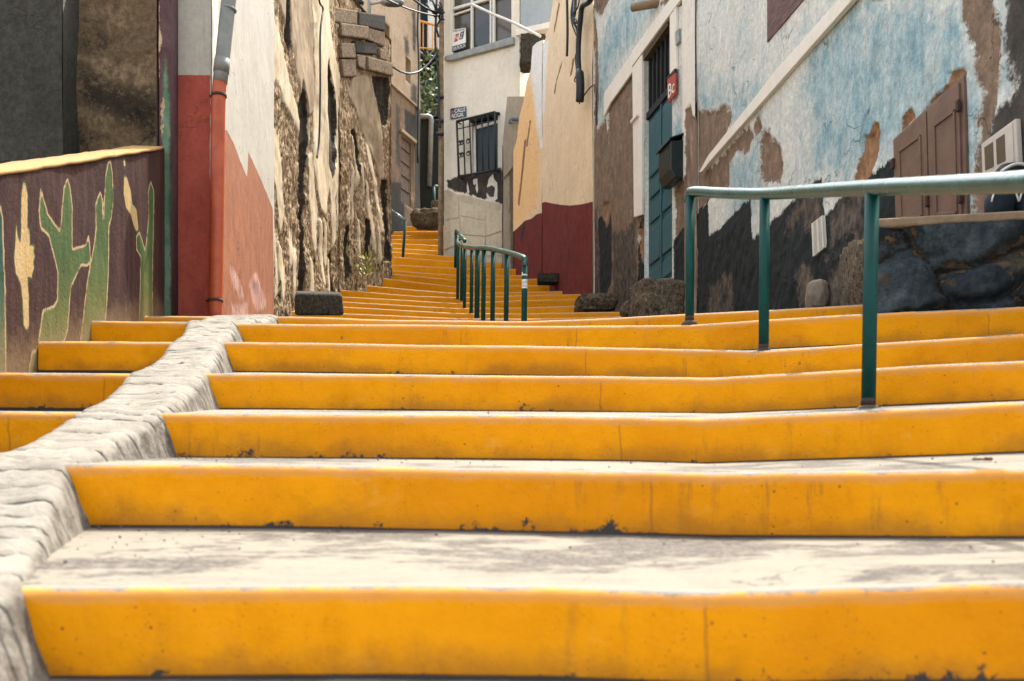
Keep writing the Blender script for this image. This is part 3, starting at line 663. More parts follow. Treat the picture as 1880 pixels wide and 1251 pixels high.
# painted end post
Wp = Wall((-2.245, 6.56), (-2.13, 6.56))
POSTM = layered('plum_and_green_post_paint', (c(84, 58, 60), c(104, 78, 76)), (('green', (c(76, 118, 92), c(120, 142, 110)), .05, .01), ('pale', (c(206, 176, 136), c(186, 150, 110)), .06, .004)), bump=.6, grain=.2)
ug = lambda x: Wp.u(x)
wall_mesh('end_post', Wp, ug(287), ug(314), .9, 4.2, .012, POSTM, mural, {'green': [[(299, 130), (304, 95), (309, 200), (313, 320), (313, 600), (297, 600), (299, 420), (294, 260), (299, 180)]], 'pale': [[(286, 0), (291, 0), (290, 40), (297, 85), (290, 100), (287, 60)], [(290, 95), (295, 120), (291, 140), (288, 120)], [(296, 180), (299, 178), (297, 300), (293, 420), (292, 300)]]}, use=('green', 'pale'), thick=.2, wave=.05, seed=4)

# ------------------------------------------------------------------ grey and brown house behind the mural
he = thing('weathered_house', (-3.0, 7.3, 1.2), 'soot stained grey and brown rendered house behind the cactus mural wall', 'house')
Wg = Wall((-5.2, 6.92), (-3.005, 6.92)); Wb = Wall((-3.2, 7.2), (-2.22, 7.2))
wall_mesh('grey_wall', Wg, 0, Wg.len, .5, 4.0, .05, DARKE, he, {}, use=(), thick=2.5, wave=.03, seed=21)
wall_mesh('brown_wall', Wb, 0, Wb.len, .8, 4.0, .025, BROWNE, he, {'black': [[(150, 130), (200, 140), (260, 160), (285, 175), (285, 245), (230, 240), (160, 205), (140, 170)], [(112, 232), (155, 226), (165, 245), (205, 250), (200, 262), (112, 270)], [(150, 60), (200, 70), (190, 95), (150, 85)], [(150, 186), (185, 190), (175, 194), (150, 192)], [(205, 140), (225, 146), (222, 152), (200, 148)]], 'pale': [[(118, 80), (130, 70), (128, 190), (118, 200)], [(120, 205), (200, 225), (240, 245), (230, 250), (160, 225)], [(170, 120), (240, 140), (285, 110), (285, 150), (220, 150)], [(180, 15), (230, 10), (240, 40), (200, 45)]]}, use=('black', 'pale'), thick=.3, wave=.09, seed=23,
    relief=lambda q, a: .05*fbm(np.c_[q, q[:, 0]*0], 3.5, 5, 31))

# ------------------------------------------------------------------ white and red house (left)
hf = thing('red_white_house', (-2.0, 6.9, 1.2), 'white house with brick red painted base and a drainpipe at its corner', 'house')
Wf = Wall((-2.5, 6.7), (-1.947, 6.7)); Ws = Wall((-1.945, 6.7), (-2.3, 10.0))
wall_mesh('front_wall', Wf, .2, Wf.len, .9, 4.2, .02, REDF, hf, {'red': [[(200, 137.5), (390, 138.5), (390, 640), (200, 640)]]}, use=('red', 'rose', 'scar'), thick=.15, wave=.004, seed=31)
wall_mesh('side_wall', Ws, 0, Ws.len, .9, 5.25, .025, REDF, hf, {'rose': [[(380, 232), (417, 240), (430, 264), (454, 326), (457, 280), (478, 330), (500, 384), (506, 640), (380, 640)]], 'scar': [[(420, 478), (436, 505), (448, 545), (440, 550), (428, 520)], [(455, 520), (470, 500), (490, 560), (470, 575)], [(425, 560), (455, 555), (455, 580), (425, 580)]]}, use=('red', 'rose', 'scar'), back=(-.3, .03), wave=.012, seed=33,
    relief=lambda q, a: .012*smooth(a['scar'], -.05, .05)*fbm(np.c_[q, q[:, 0]*0], 8, 3, 3))
pp = [P(426, -40, 6.62), P(420, 0, 6.62), P(404, 152, 6.62)]; pq = [P(403.5, 150, 6.62), P(401, 200, 6.62), P(398, 420, 6.62), P(395, 592, 6.62)]
dp = MB().tube(catmull(pp, 6), .046, 16).build('drainpipe', PVC, hf, shade=True)
MB().tube(catmull(pp, 6)[-3:-1], .050, 16).build('collar', PVC, dp, shade=True)
MB().tube([P(420.8, 15, 6.62), P(420, 19, 6.62)], .049, 16).build('joint', PVC, dp, shade=True)
MB().tube(catmull(pq, 6), .044, 16).build('lower_pipe', PVCR, dp, shade=True)
for yy, xx in ((176, 402), (552, 395.5)):
    b_ = MB().tube([P(xx, yy-2.5, 6.62), P(xx, yy+2.5, 6.62)], .049, 16); b_.tube([P(xx-10, yy, 6.62), P(xx-16, yy, 6.69)], .008, 6); b_.build('pipe_bracket', RUST, dp, shade=True)
# pale corner moulding strip behind the pipe

# ------------------------------------------------------------------ ruined rubble wall (left)
hg = thing('ruined_wall', (-2.3, 11.5, 1.7), 'tall crumbling rubble wall with peeling cream plaster on the left of the steps', 'wall')
G1 = Wall((-2.3, 10.0), (-2.255, 13.56)); G2 = Wall((-2.255, 13.56), (-1.768, 15.2))
creamG = [[(500, 40), (509, 30), (516, 75), (527, 130), (545, 205), (554, 240), (548, 246), (538, 225), (529, 205), (520, 190), (513, 160), (506, 150), (500, 160)],
          [(576, -40), (600, -40), (606, 0), (612, 60), (618, 105), (626, 140), (634, 185), (640, 225), (634, 262), (626, 300), (622, 345), (612, 385), (606, 350), (598, 400), (588, 385), (581, 335), (575, 300), (577, 150)],
          [(500, 220), (508, 240), (514, 262), (520, 330), (526, 400), (518, 432), (510, 360), (504, 330)], [(512, 440), (520, 455), (528, 520), (522, 560), (514, 500)], [(538, 470), (545, 450), (546, 520), (541, 560)],
          [(608, 330), (616, 350), (620, 440), (614, 460), (609, 400)], [(594, 400), (600, 420), (603, 480), (598, 500), (594, 450)],
          [(556, 215), (568, 216), (569, 262), (558, 272)], [(566, 285), (574, 280), (578, 330), (584, 390), (580, 470), (573, 440), (568, 360)], [(586, 400), (591, 405), (594, 470), (598, 530), (591, 520), (587, 460)], [(532, 420), (540, 430), (540, 470), (534, 500)], [(604, 480), (609, 470), (610, 530), (605, 545)], [(618, 330), (625, 310), (628, 400), (621, 430)], [(504, 420), (509, 430), (512, 540), (506, 560)], [(570, 470), (576, 480), (579, 550), (572, 560)]]
tanG = [[(504, -40), (577, -40), (577, 205), (568, 215), (556, 215), (550, 165), (538, 100), (522, 40), (508, 5)], [(621, 60), (626, 100), (640, 190), (650, 230), (662, 260), (640, 200)]]
holeG = [[(549, 190), (554, 150), (560, 175), (567, 215), (567, 255), (564, 330), (562, 400), (565, 560), (552, 560), (549, 300)], [(602, 120), (606, 110), (612, 140), (619, 172), (622, 230), (617, 300), (611, 330), (604, 300), (601, 200)], [(522, -40), (530, -40), (533, 60), (532, 105), (526, 70)],
          [(624, 180), (632, 175), (640, 235), (634, 290), (627, 260)], [(608, 470), (614, 460), (618, 540), (610, 560)]]
def relG(q, a):
    p = np.c_[q, q[:, 0]*0+3]
    bare = 1-smooth(np.maximum(a['cream'], a['tanp']), -.03, .03)
    r = bare*(.040*fbm(p*np.array((1.6, .7, 1)), 3.2, 6, 41, .62)+.035*np.abs(fbm(p*np.array((1.6, .6, 1)), 8, 5, 47, .6))+.018*fbm(p, 26, 3, 49))-.025*bare+.006*fbm(p*np.array((2.2, .5, 1)), 5, 4, 53)
    r = r-.07*smooth(a['hole']+.04*fbm(p, 7, 4, 5), -.02, .06)
    return r
wall_mesh('plastered_face', G1, -.02, G1.len+.02, 1.0, 7.0, .017, RUBBLE, hg, {'cream': creamG, 'tanp': tanG, 'hole': holeG}, use=('cream', 'tanp', 'hole'), relief=relG, thick=.9, wave=.05, seed=41, lowref=lambda u: 3.6+0*u)
tanG2 = [[(640, 175), (650, 140), (668, 138), (684, 140), (690, 165), (700, 210), (706, 270), (709, 330), (702, 345), (694, 300), (684, 285), (676, 260), (668, 240), (655, 200)], [(664, 95), (690, 104), (690, 140), (664, 132)]]
cream2 = [[(646, 250), (651, 260), (655, 340), (650, 350)], [(668, 330), (674, 335), (684, 400), (690, 470), (682, 460), (674, 400)], [(655, 400), (660, 405), (662, 470), (656, 480)], [(690, 400), (696, 420), (700, 480), (693, 490)], [(636, 350), (641, 360), (642, 420), (637, 430)], [(672, 250), (680, 270), (686, 300), (693, 330), (699, 380), (703, 430), (697, 425), (691, 380), (684, 330), (676, 300)], [(642, 300), (647, 310), (650, 400), (645, 420), (641, 350)], [(660, 300), (664, 300), (668, 360), (664, 380)]]
hole2 = [[(687, 138), (716, 142), (717, 215), (711, 232), (703, 225), (695, 185)], [(648, 240), (655, 235), (662, 280), (660, 330), (652, 300)], [(703, 330), (716, 330), (718, 480), (704, 480), (708, 400)], [(632, 420), (640, 410), (642, 500), (633, 520)], [(671, 400), (678, 405), (680, 470), (672, 480)]]
wall_mesh('bare_face', G2, -.02, G2.len, 1.8, G2.ub(680, 30)[1], .017, RUBBLE, hg, {'cream': cream2, 'tanp': tanG2, 'hole': hole2}, use=('cream', 'tanp', 'hole'), relief=relG, thick=.9, wave=.06, seed=43, lowref=lambda u: 4.2+0*u)
blocks = [((608, 13), (653, 20), (653, 47), (610, 41), 0, .05), ((655, 22), (704, 29), (704, 58), (655, 47), 1, .06), ((621, 42), (673, 49), (672, 73), (623, 67), 0, .07), ((674, 51), (704, 59), (705, 87), (674, 74), 0, .04),
          ((622, 79), (648, 80), (650, 108), (624, 107), 0, .06), ((624, 109), (650, 110), (652, 142), (628, 142), 0, .05), ((650, 75), (691, 80), (690, 101), (652, 98), 1, .03), ((694, 89), (707, 94), (709, 113), (696, 109), 0, .05), ((653, 100), (669, 103), (669, 130), (656, 122), 0, .04), ((671, 104), (717, 116), (718, 141), (672, 129), 0, .07)]
for i, b in enumerate(blocks):
    mb = MB(); G2.prism(mb, b[:4], -.1, b[5]*.6); mb.build('stone_block', BLOCKD if b[4] else BLOCK, hg, bevel=.018)
cb = [G1.px(x, y, .05) for x, y in ((576, -60), (578, 0), (585, 15), (583, 35), (580, 70), (580, 170), (578, 255), (574, 290))]
tag(MB().tube(catmull(cb, 6), .012, 6).build('wall_cable', CABLE, shade=True), 'thin black cable running down the cream plaster of the ruined wall', 'cable')
# stone at the wall foot
kb = MB(); kb.hexa([P(541, 580, 8.9), P(632, 580, 8.9), P(628, 575, 9.5), P(541, 575, 9.5)], [P(542, 538, 8.9), P(628, 540, 8.9), P(626, 536, 9.5), P(542, 534, 9.5)])
tag(kb.build('stone_block', BLOCKD, bevel=.03, seg=3), 'dark squared stone block lying at the foot of the ruined wall', 'stone block')

# ------------------------------------------------------------------ beige house D beyond
hd = thing('beige_house', (-2.2, 20, 5.5), 'beige rendered house with damp brown foot and an old wooden door past the ruined wall', 'house')
Wd = Wall((-2.95, 18.4), (-1.9, 21.4)).fit((718, 156), (764, 197))
dhole = (Wd.u(736), Wd.u(760), Wd.ub(748, 378)[1], Wd.ub(748, 254)[1], .10, 1)
w1 = (Wd.u(744.5), Wd.u(754), Wd.ub(750, 152)[1], Wd.ub(750, 108)[1], .3, 1); w2 = (Wd.u(704), Wd.u(715), Wd.ub(708, 108)[1], Wd.ub(708, 42)[1], .3, 1)
wall_mesh('wall', Wd, 0, Wd.len, Wd.ub(740, 440)[1], Wd.ub(740, -70)[1], .035, HOUSED, hd, {'brown': [[(690, 135), (718, 157), (764, 198), (772, 205), (775, 460), (690, 440)]], 'black': [[(718, 335), (742, 335), (742, 470), (700, 470)], [(743, 200), (766, 215), (766, 300), (756, 260), (744, 240)], [(762, 200), (772, 200), (772, 420), (761, 420)]], 'stain': [[(727, 190), (734, 200), (735, 310), (728, 300)], [(757, 20), (762, 20), (763, 100), (758, 90)], [(700, 120), (716, 150), (716, 230), (704, 220)], [(742, 70), (748, 66), (752, 104), (744, 104)], [(756, 150), (765, 160), (764, 195), (754, 188)]]}, holes=[dhole, w1, w2], use=('brown', 'black', 'stain'), thick=3, wave=.02, seed=51)
mb = MB(); Wd.prism(mb, [(690, 127), (718, 153), (766, 197), (766, 201), (718, 158), (690, 132)], 0, .05); mb.build('cornice', HOUSED, hd, bevel=.01)
dr = MB(); Wd.rect(dr, dhole[0], dhole[1], dhole[2], dhole[3], -.099, -.07); dr = dr.build('door', WOODD, hd)
for i in range(5):
    b0 = dhole[2]+(dhole[3]-dhole[2])*(i+.12)/5; b1 = dhole[2]+(dhole[3]-dhole[2])*(i+.85)/5; m2 = MB(); Wd.rect(m2, dhole[0]+.08, dhole[1]-.08, b0, b1, -.07, -.05); m2.build('panel', WOODD, dr, bevel=.012)
m2 = MB(); Wd.rect(m2, dhole[0]-.06, dhole[1]+.08, dhole[3], dhole[3]+.07, -.01, .05); m2.build('lintel', HOUSED, hd, bevel=.01)
for w in (w1, w2):
    m2 = MB(); Wd.rect(m2, w[0], w[1], w[2], w[3], -.29, -.25); m2.build('window', PANE, hd)
tag(MB().tube(catmull([Wd.px(x, y, .06) for x, y in ((766, -50), (763, 20), (762, 60), (764, 120), (763, 200), (762, 300))], 4), .022, 6).build('wall_cable', CABLE, shade=True), 'black cable clipped down the corner of the beige house', 'cable')
# ------------------------------------------------------------------ dark end wall, grey pipe, boulder
we = Wall((-2.4, 22.6), (-1.2, 22.6)); ew = thing('end_wall', (-1.8, 22.6, 6), 'dark damp retaining wall closing the alley above the steps', 'wall')
wall_mesh('wall', we, 0, we.len, 5.5, we.ub(790, 214)[1], .05, DKWALL, ew, {}, use=(), thick=.6, wave=.08, seed=61)
MB().tube([we.px(x, y, .09) for x, y in ((766, 218), (786, 217), (791, 219), (792.5, 224))]+[we.px(792, 240, .09), we.px(789, 345, .09)], .055, 10).build('drainpipe', PVC, ew, shade=True)
tag(rock('boulder', P(787, 403, 19.6), (.62, .5, .40), BASALT, seed=3, rz=10, rough=.35, box=.35), 'brown boulder beside the top of the yellow steps', 'boulder')
tag(rock('boulder', P(799, 386, 19.8), (.20, .3, .34), BASALT, seed=8, rough=.3), 'small upright boulder leaning on the corner of the white house', 'boulder')
gp = MB().tube([P(797, 402, 20.8), P(797, 343, 20.8)], .026, 8); gp.tube([P(797, 343, 20.8), P(803, 342, 20.9)], .028, 8)
tag(gp.build('green_post', GREEN, shade=True), 'short green rail post behind the boulder at the top of the steps', 'post')
# tree above the end wall
tr = thing('tree', (-1.95, 25.5, 6.1), 'leafy green tree filling the gap between the beige house and the white house', 'tree')
MB().tube([(-1.95, 25.5, 5.4), (-1.9, 25.4, 7.2), (-2.0, 25.5, 8.6)], [.14, .11, .06], 8).build('trunk', BARK, tr, shade=True)
V = []; Fc = []
for i in range(5200):
    d_ = RNG.normal(size=3); d_ /= np.linalg.norm(d_); q = np.array((-1.95, 25.5, 9.6))+d_*np.array((1.5, 1.2, 1.9))*RNG.random()**.45
    if mnoise.noise(Vector(q*1.6)) < -.12: continue
    a = RNG.normal(size=3); a /= np.linalg.norm(a); b = np.cross(a, RNG.normal(size=3)); b /= np.linalg.norm(b); s_ = .05+.05*RNG.random()
    k = len(V); V += [q-a*s_, q+b*s_*.5, q+a*s_, q-b*s_*.5]; Fc.append((k, k+1, k+2, k+3))
link_mesh('crown', V, Fc, LEAF, tr)
# far house with the yellow balcony
fh = thing('balcony_house', (-2.4, 29, 8), 'dark blue house with a yellow balcony railing far behind the alley', 'house')
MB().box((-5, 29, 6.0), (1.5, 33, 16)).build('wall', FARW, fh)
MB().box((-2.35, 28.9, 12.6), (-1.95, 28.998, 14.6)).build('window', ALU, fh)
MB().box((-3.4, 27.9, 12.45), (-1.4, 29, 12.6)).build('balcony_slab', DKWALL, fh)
rb = MB(); Zt = 13.45
A = np.array((-3.4, 27.9, 0)); Bq = np.array((-1.4, 28.0, 0))
rb.tube([A+(0, 0, 13.6), Bq+(0, 0, 13.15)], .035, 8); rb.tube([A+(0, 0, 12.72), Bq+(0, 0, 12.62)], .02, 6)
for t in np.linspace(0, 1, 17): q = A+(Bq-A)*t; rb.tube([q+(0, 0, 12.55), q+(0, 0, 13.6-.45*t)], .06 if abs(t-.38) < .02 else .016, 6)
rb.build('balcony_railing', ORANGE, fh)

# ------------------------------------------------------------------ white house C in the middle
hc = thing('white_house', (-.6, 17.8, 4.4), 'white plastered house with a barred window and street sign facing down the steps', 'house')
Wc = Wall((-1.191, 18.1), (0.02, 17.41)).fit((824, 103), (944, 68))
wl = (Wc.u(866), Wc.u(914), Wc.ub(890, 318)[1], Wc.ub(890, 216)[1], .07, 1)
wu = (Wc.u(826), Wc.u(939), Wc.ub(882, 88)[1], Wc.ub(882, -90)[1], .14, 1)
wall_mesh('wall', Wc, 0, Wc.len+.12, Wc.ub(880, 500)[1], Wc.ub(880, -80)[1], .02, WHITEC, hc, {
    'grey': [[(814, 106), (825, 104), (945, 69), (945, 84), (860, 105), (832, 113), (828, 108), (814, 111)]],
    'black': [[(818, 330), (835, 325), (850, 322), (924, 305), (925, 380), (905, 368), (880, 362), (855, 356), (835, 352), (820, 345)]],
    'pale': [[(894, 345), (897, 330), (905, 318), (907, 330), (913, 335), (913, 365), (905, 372), (895, 368), (893, 352), (899, 362), (907, 362), (909, 345), (903, 340)], [(876, 332), (878, 350), (876, 356), (873, 345)], [(858, 332), (862, 352), (859, 360), (857, 345)], [(868, 330), (877, 328), (876, 337), (870, 340)]],
    'tan': [[(810, 352), (822, 348), (840, 357), (862, 360), (885, 368), (930, 376), (930, 500), (810, 500)]]}, holes=[wl, wu], use=('grey', 'black', 'pale', 'tan'), thick=2.5, wave=.012, seed=71)
# slab cladding joints on the foot
for q in ([(818, 372), (842, 366), (842, 400), (818, 404)], [(844, 372), (892, 380), (892, 405), (846, 396)], [(846, 400), (892, 408), (892, 434), (846, 430)], [(893, 383), (922, 388), (922, 424), (893, 434)], [(818, 408), (844, 402), (845, 446), (816, 460)], [(847, 433), (891, 437), (891, 470), (847, 470)], [(893, 438), (922, 428), (922, 470), (893, 470)]):
    m2 = MB(); Wc.prism(m2, q, 0, .010); m2.build('cladding_slab', SLAB, hc, bevel=.004)
# upper window
m2 = MB(); Wc.rect(m2, wu[0]+.003, wu[1]-.003, wu[2]+.003, wu[3]-.003, -.139, -.11); uw = m2.build('upper_window', PANE2, hc)
m2 = MB(); Wc.prism(m2, [(866, 9), (897, 0), (897, -60), (896, 83), (866, 92)][0:0] or [(866, 12), (896, 3), (896, 84), (866, 92)], -.11, -.10); m2.build('dark_pane', PANE, uw)
fr = MB()
for (xa, xb) in ((825.5, 829), (861, 864.5), (896, 899), (901, 905), (936, 939.5)):
    Wc.prism(fr, [(xa, 110-.29*(xa-820)), (xb, 110-.29*(xb-820)), (xb, -80), (xa, -80)], -.10, -.05)
Wc.prism(fr, [(824, 18), (940, -15), (940, -20), (824, 13)], -.10, -.045); Wc.prism(fr, [(826, 27), (863, 15), (863, 12), (826, 24)], -.10, -.06)
fr.build('window_frame', ALU, uw, bevel=.004)
m2 = MB(); Wc.prism(m2, [(820, 106), (946, 70), (946, 84), (860, 106), (832, 114), (820, 114)], 0, .07); m2.build('sill_band', GREYM, hc, bevel=.01)
m2 = MB(); Wc.prism(m2, [(957, -60), (1060, -80), (1060, 36), (957, 58)], -.4, .02); m2.build('grey_wing', layered('pale_grey_plaster', (c(176, 182, 180), c(164, 172, 172)), (), bump=.3, grain=.1, cracks=.4), hc)
m2 = MB(); Wc.prism(m2, [(950, 57), (1060, 32), (1060, 42), (950, 68)], -.4, .06); m2.build('string_course', TRIM, hc)
m2 = MB(); Wc.prism(m2, [(797, 90), (812, 86), (812, 345), (798, 345)], -.7, -.3); m2.build('side_return', TRIM, hc)
# lower window: frame, shutter, bars
m2 = MB(); Wc.rect(m2, wl[0]+.003, wl[1]-.003, wl[2]+.003, wl[3]-.003, -.069, -.05); lw = m2.build('lower_window', SHUT, hc)
fr = MB(); Wc.prism(fr, [(868, 232), (873, 230), (873, 317), (868, 319)], -.05, -.02); Wc.prism(fr, [(868, 232), (914, 219), (914, 225), (868, 238)], -.05, -.02); fr.build('window_frame', ALU, lw, bevel=.004)
gr = MB(); Dg = .13
cage = [(846, 228), (916, 211), (917, 316), (850, 329)]
g = [Wc.px(x, y, Dg) for x, y in cage]
for i in range(4): gr.tube([g[i], g[(i+1) % 4]], .022, 6)
for x, y in cage: p = Wc.ub(x, y); gr.tube([Wc.pt(p[0], p[1], Dg), Wc.pt(p[0]+.0, p[1], 0)], .014, 6)
for t in (.17, .34, .5, .66, .82): gr.tube([g[0]*(1-t)+g[1]*t, g[3]*(1-t)+g[2]*t], .014, 6)
gr.tube([g[0]*.86+g[3]*.14, g[1]*.86+g[2]*.14], .009, 6)
for t in (.40, .62):
    for s_ in (.05, .11, .28):
        cc = (g[0]*(1-t)+g[3]*t)*(1-s_)+(g[1]*(1-t)+g[2]*t)*s_; e1 = nrm(g[1]-g[0]); e2 = np.array((0, 0, 1.))
        gr.tube([cc+.045*(1-.5*k/14)*(math.cos(k*.6)*e1+math.sin(k*.6)*e2) for k in range(15)], .010, 5)
gr.build('window_grille', IRON, lw, shade=True)
m2 = MB(); Wc.prism(m2, [(864, 222), (905, 211), (918, 207), (919, 211), (866, 227)], 0, .06); m2.build('lintel', BLOCKD, hc, bevel=.01)
# grey pilaster at its right edge with the blue pipe
pil = thing('concrete_pilaster', (0, 17.2, 4), 'grey weathered concrete pier between the white house and the ochre wall', 'pier')
Wq = Wall((-.19, 17.0), (.10, 16.86))
PIER = layered('grey_pier_cement', (c(168, 156, 134), c(146, 134, 114)), (('brown', (c(120, 102, 80), c(100, 86, 70)), .10, .02),), bump=.5, grain=.15, streak=.5)
wall_mesh('pier', Wq, Wq.u(922), Wq.u(947), Wq.ub(935, 520)[1], Wq.ub(935, 265)[1], .02, PIER, pil, {'brown': [[(933, 280), (945, 270), (947, 480), (938, 500)]]}, use=('brown',), thick=.5, seed=73, wave=.01)
m2 = MB(); Wq.prism(m2, [(932, 178), (965, 178), (965, 280), (925, 330), (924, 258), (928, 220)], -.4, .03); m2.build('pier_head', PIER, pil, bevel=.015)
MB().tube(catmull([Wq.px(x, y, dd) for x, y, dd in ((966, 219, .0), (953, 222, .09), (945, 225, .13), (944, 232, .13))], 5), .036, 12).build('pipe_elbow', BLUEP, pil, shade=True)
# old stone stub under the eaves at right of the house
tag(rock('stone_stub', P(978, 97, 16.9), (.50, .4, .62), BLOCKD, seed=12, rough=.2, box=.8), 'broken dark masonry stub between the white house and the cream house', 'masonry')
# gate pole and conduit at the house corner
pl = thing('conduit_pole', tuple(P(810, 470, 17.9)), 'brown weathered conduit pole clamped to the left corner of the white house', 'pole')
MB().tube([P(809, 500, 17.95), P(809, 330, 17.95), P(810, 150, 17.95), P(811, -60, 17.95)], [.045, .042, .04, .04], 8).build('pole', simple('pale_brown_conduit', c(150, 128, 100), c(122, 100, 76), .8, 9, .4, .2, 0, .3), pl, shade=True)
MB().tube(catmull([P(x, y, 17.85) for x, y in ((803, -50), (801, 20), (799, 70), (801, 110), (805, 140), (806, 200), (808, 235))], 5), .022, 6).build('cable', CABLE, pl, shade=True)
for yy in (178, 222, 246): MB().tube([P(800, yy, 17.86), P(815, yy+1, 17.86)], .03, 6).build('clamp', CABLE, pl, shade=True)
kb = MB()
for i in range(16):
    q = P(803+RNG.normal()*3.2, 5+RNG.random()*34, 17.75); q2 = q+RNG.normal(size=3)*np.array((.06, .03, .10)); kb.tube([q, (q+q2)/2+RNG.normal(size=3)*.03, q2], .018, 5)
kb.build('cable_knot', CABLE, pl, shade=True)
# signs
sg = thing('street_sign', tuple(Wc.px(842, 218, .02)), 'small navy blue enamel street name sign reading CALLE NOGAL', 'street sign')
m2 = MB(); Wc.prism(m2, [(828, 200.5), (856.5, 196), (856.5, 214.5), (828, 220)], .005, .022); m2.build('plate', NAVY, sg, bevel=.003)
text(Wc, 'CALLE', [(836, 208.5), (855.5, 205.2), (855.5, 198), (836, 201.5)], .0245, WHT, 'lettering', sg); text(Wc, 'NOGAL', [(831, 218.5), (853, 214.4), (853, 207), (831, 210.8)], .0245, WHT, 'lettering', sg)
m2 = MB(); Wc.prism(m2, [(829.5, 204.5), (834, 203.8), (834, 210), (829.5, 210.6)], .022, .0245); m2.build('crest', simple('sign_crest_red', c(150, 96, 92), c(120, 90, 90)), sg)
bn = thing('sale_banner', tuple(Wc.px(840, 95, .0)), 'white for sale poster with red and navy logo and phone number in the upper window', 'poster')
Db = -.045
m2 = MB(); Wc.prism(m2, [(827.5, 53), (852, 49.5), (852.5, 82), (828, 91.5)], Db-.01, Db); m2.build('sheet', WHT, bn)
m2 = MB(); Wc.prism(m2, [(827.8, 84), (852.6, 77), (853, 86), (828, 94)], Db-.008, Db+.003); m2.build('number_band', NAVY, bn)
text(Wc, '928.70.70.74', [(829, 92.3), (852, 85), (852, 79), (829, 85.8)], Db+.006, WHT, 'lettering', bn)
text(Wc, 'VENDE', [(829, 57.5), (851, 54), (851, 51), (829, 54)], Db+.003, BLKP, 'lettering', bn)
m2 = MB(); Wc.prism(m2, [(831, 76), (833.5, 62), (840.5, 59), (838, 73.5)], Db, Db+.003); m2.build('logo_red', REDS, bn)
m2 = MB(); Wc.prism(m2, [(840.5, 72), (843, 58), (850, 55), (847.5, 69)], Db, Db+.003); m2.build('logo_navy', NAVY, bn)
text(Wc, 'N', [(832.5, 73), (838, 71), (839, 62.5), (834, 64.5)], Db+.006, WHT, 'lettering', bn); text(Wc, 'Z', [(842, 69.5), (846.5, 67.5), (848, 58.5), (844, 60.5)], Db+.006, WHT, 'lettering', bn)
# white bar from the window to the neighbour
tag(MB().tube(catmull([P(866, 8, 17.5), P(905, 26, 17.2), P(945, 43, 16.9), P(992, 67, 16.4)], 4), .022, 8).build('pale_pole', ALU, shade=True), 'long pale pole slanting from the upper window across to the next house', 'pole')

# ------------------------------------------------------------------ cream and oxblood house
hr = thing('cream_red_house', (.6, 15, 3.4), 'cream house with flaking ochre plaster and a dark red painted base right of the steps', 'house')
R1 = Wall((.018, 16.8), (.451, 15.3)); R2 = Wall((.451, 15.3), (1.02, 13.1))
t1 = [R1.ub(*p) for p in ((938, 290), (948, 258), (953, 215), (962, 185), (968, 150), (975, 128), (978, 86), (986, 78), (1000, 72))]; t1u = [p[0] for p in t1]; t1b = [p[1] for p in t1]
t2 = [R2.ub(*p) for p in ((990, 92), (1000, 74), (1008, 50), (1014, 10), (1019, -30), (1026, -75), (1200, -75))]; t2u = [p[0] for p in t2]; t2b = [p[1] for p in t2]
def relR(q, a): return -.012*smooth(a['brown'], -.01, .02)
wall_mesh('set_back_wall', R1, 0, R1.len, 2.8, R1.ub(965, 60)[1], .02, CREAM, hr, {'pale': [[(976, 120), (978, 80), (1005, 60), (1005, 270), (983, 275), (979, 230)]], 'ochre': [[(938, 150), (975, 150), (992, 280), (985, 380), (938, 430)]], 'red': [[(930, 430), (943, 425), (953, 416), (962, 406), (975, 402), (985, 394), (992, 392), (1002, 392), (1002, 620), (930, 620)]],
    'black': [[(957, 425), (962, 405), (964, 420), (958, 446), (955, 440)], [(941, 428), (945, 426), (945, 560), (941, 560)]], 'brown': [[(972, 222), (975, 220), (968, 270), (965, 270)], [(962, 260), (966, 255), (953, 380), (950, 375)]]}, use=('pale', 'ochre', 'red', 'black', 'brown'), thick=.6, wave=.012, seed=81, relief=relR, top=lambda u: np.interp(u, t1u, t1b))
wall_mesh('front_wall', R2, 0, R2.len, 2.2, R2.ub(1040, -70)[1], .025, CREAM, hr, {'pale': [[(974, 95), (983, 80), (1009, 74), (1003, 130), (1000, 200), (990, 250), (985, 278), (979, 260), (977, 180)]],
    'red': [[(970, 388), (1000, 371), (1020, 375), (1045, 378), (1070, 375), (1090, 370), (1110, 365), (1110, 660), (970, 660)]], 'black': [[(986, 392), (995, 392), (996, 560), (986, 560)]],
    'brown': [[(1029, 122), (1033, 110), (1032, 120), (1023, 150), (1020, 175), (1017, 172), (1022, 148)], [(1050, 110), (1054, 106), (1049, 138), (1045, 142)], [(1027, 5), (1029, 8), (1019, 62), (1017, 62)], [(988, 290), (993, 272), (996, 330), (994, 388), (988, 380)]]}, use=('pale', 'ochre', 'red', 'black', 'brown'), thick=.8, wave=.02, seed=83, relief=relR, top=lambda u: np.interp(u, t2u, t2b))
m2 = MB(); R2.prism(m2, [(970, 520), (1000, 528), (999, 510), (970, 506)], 0, .1); 
tag(rock('step_stone', P(1006, 513, 14.6), (.36, .3, .16), BLOCKD, seed=19, rough=.12, box=.9), 'low dark stone block at the foot of the dark red wall', 'stone block')

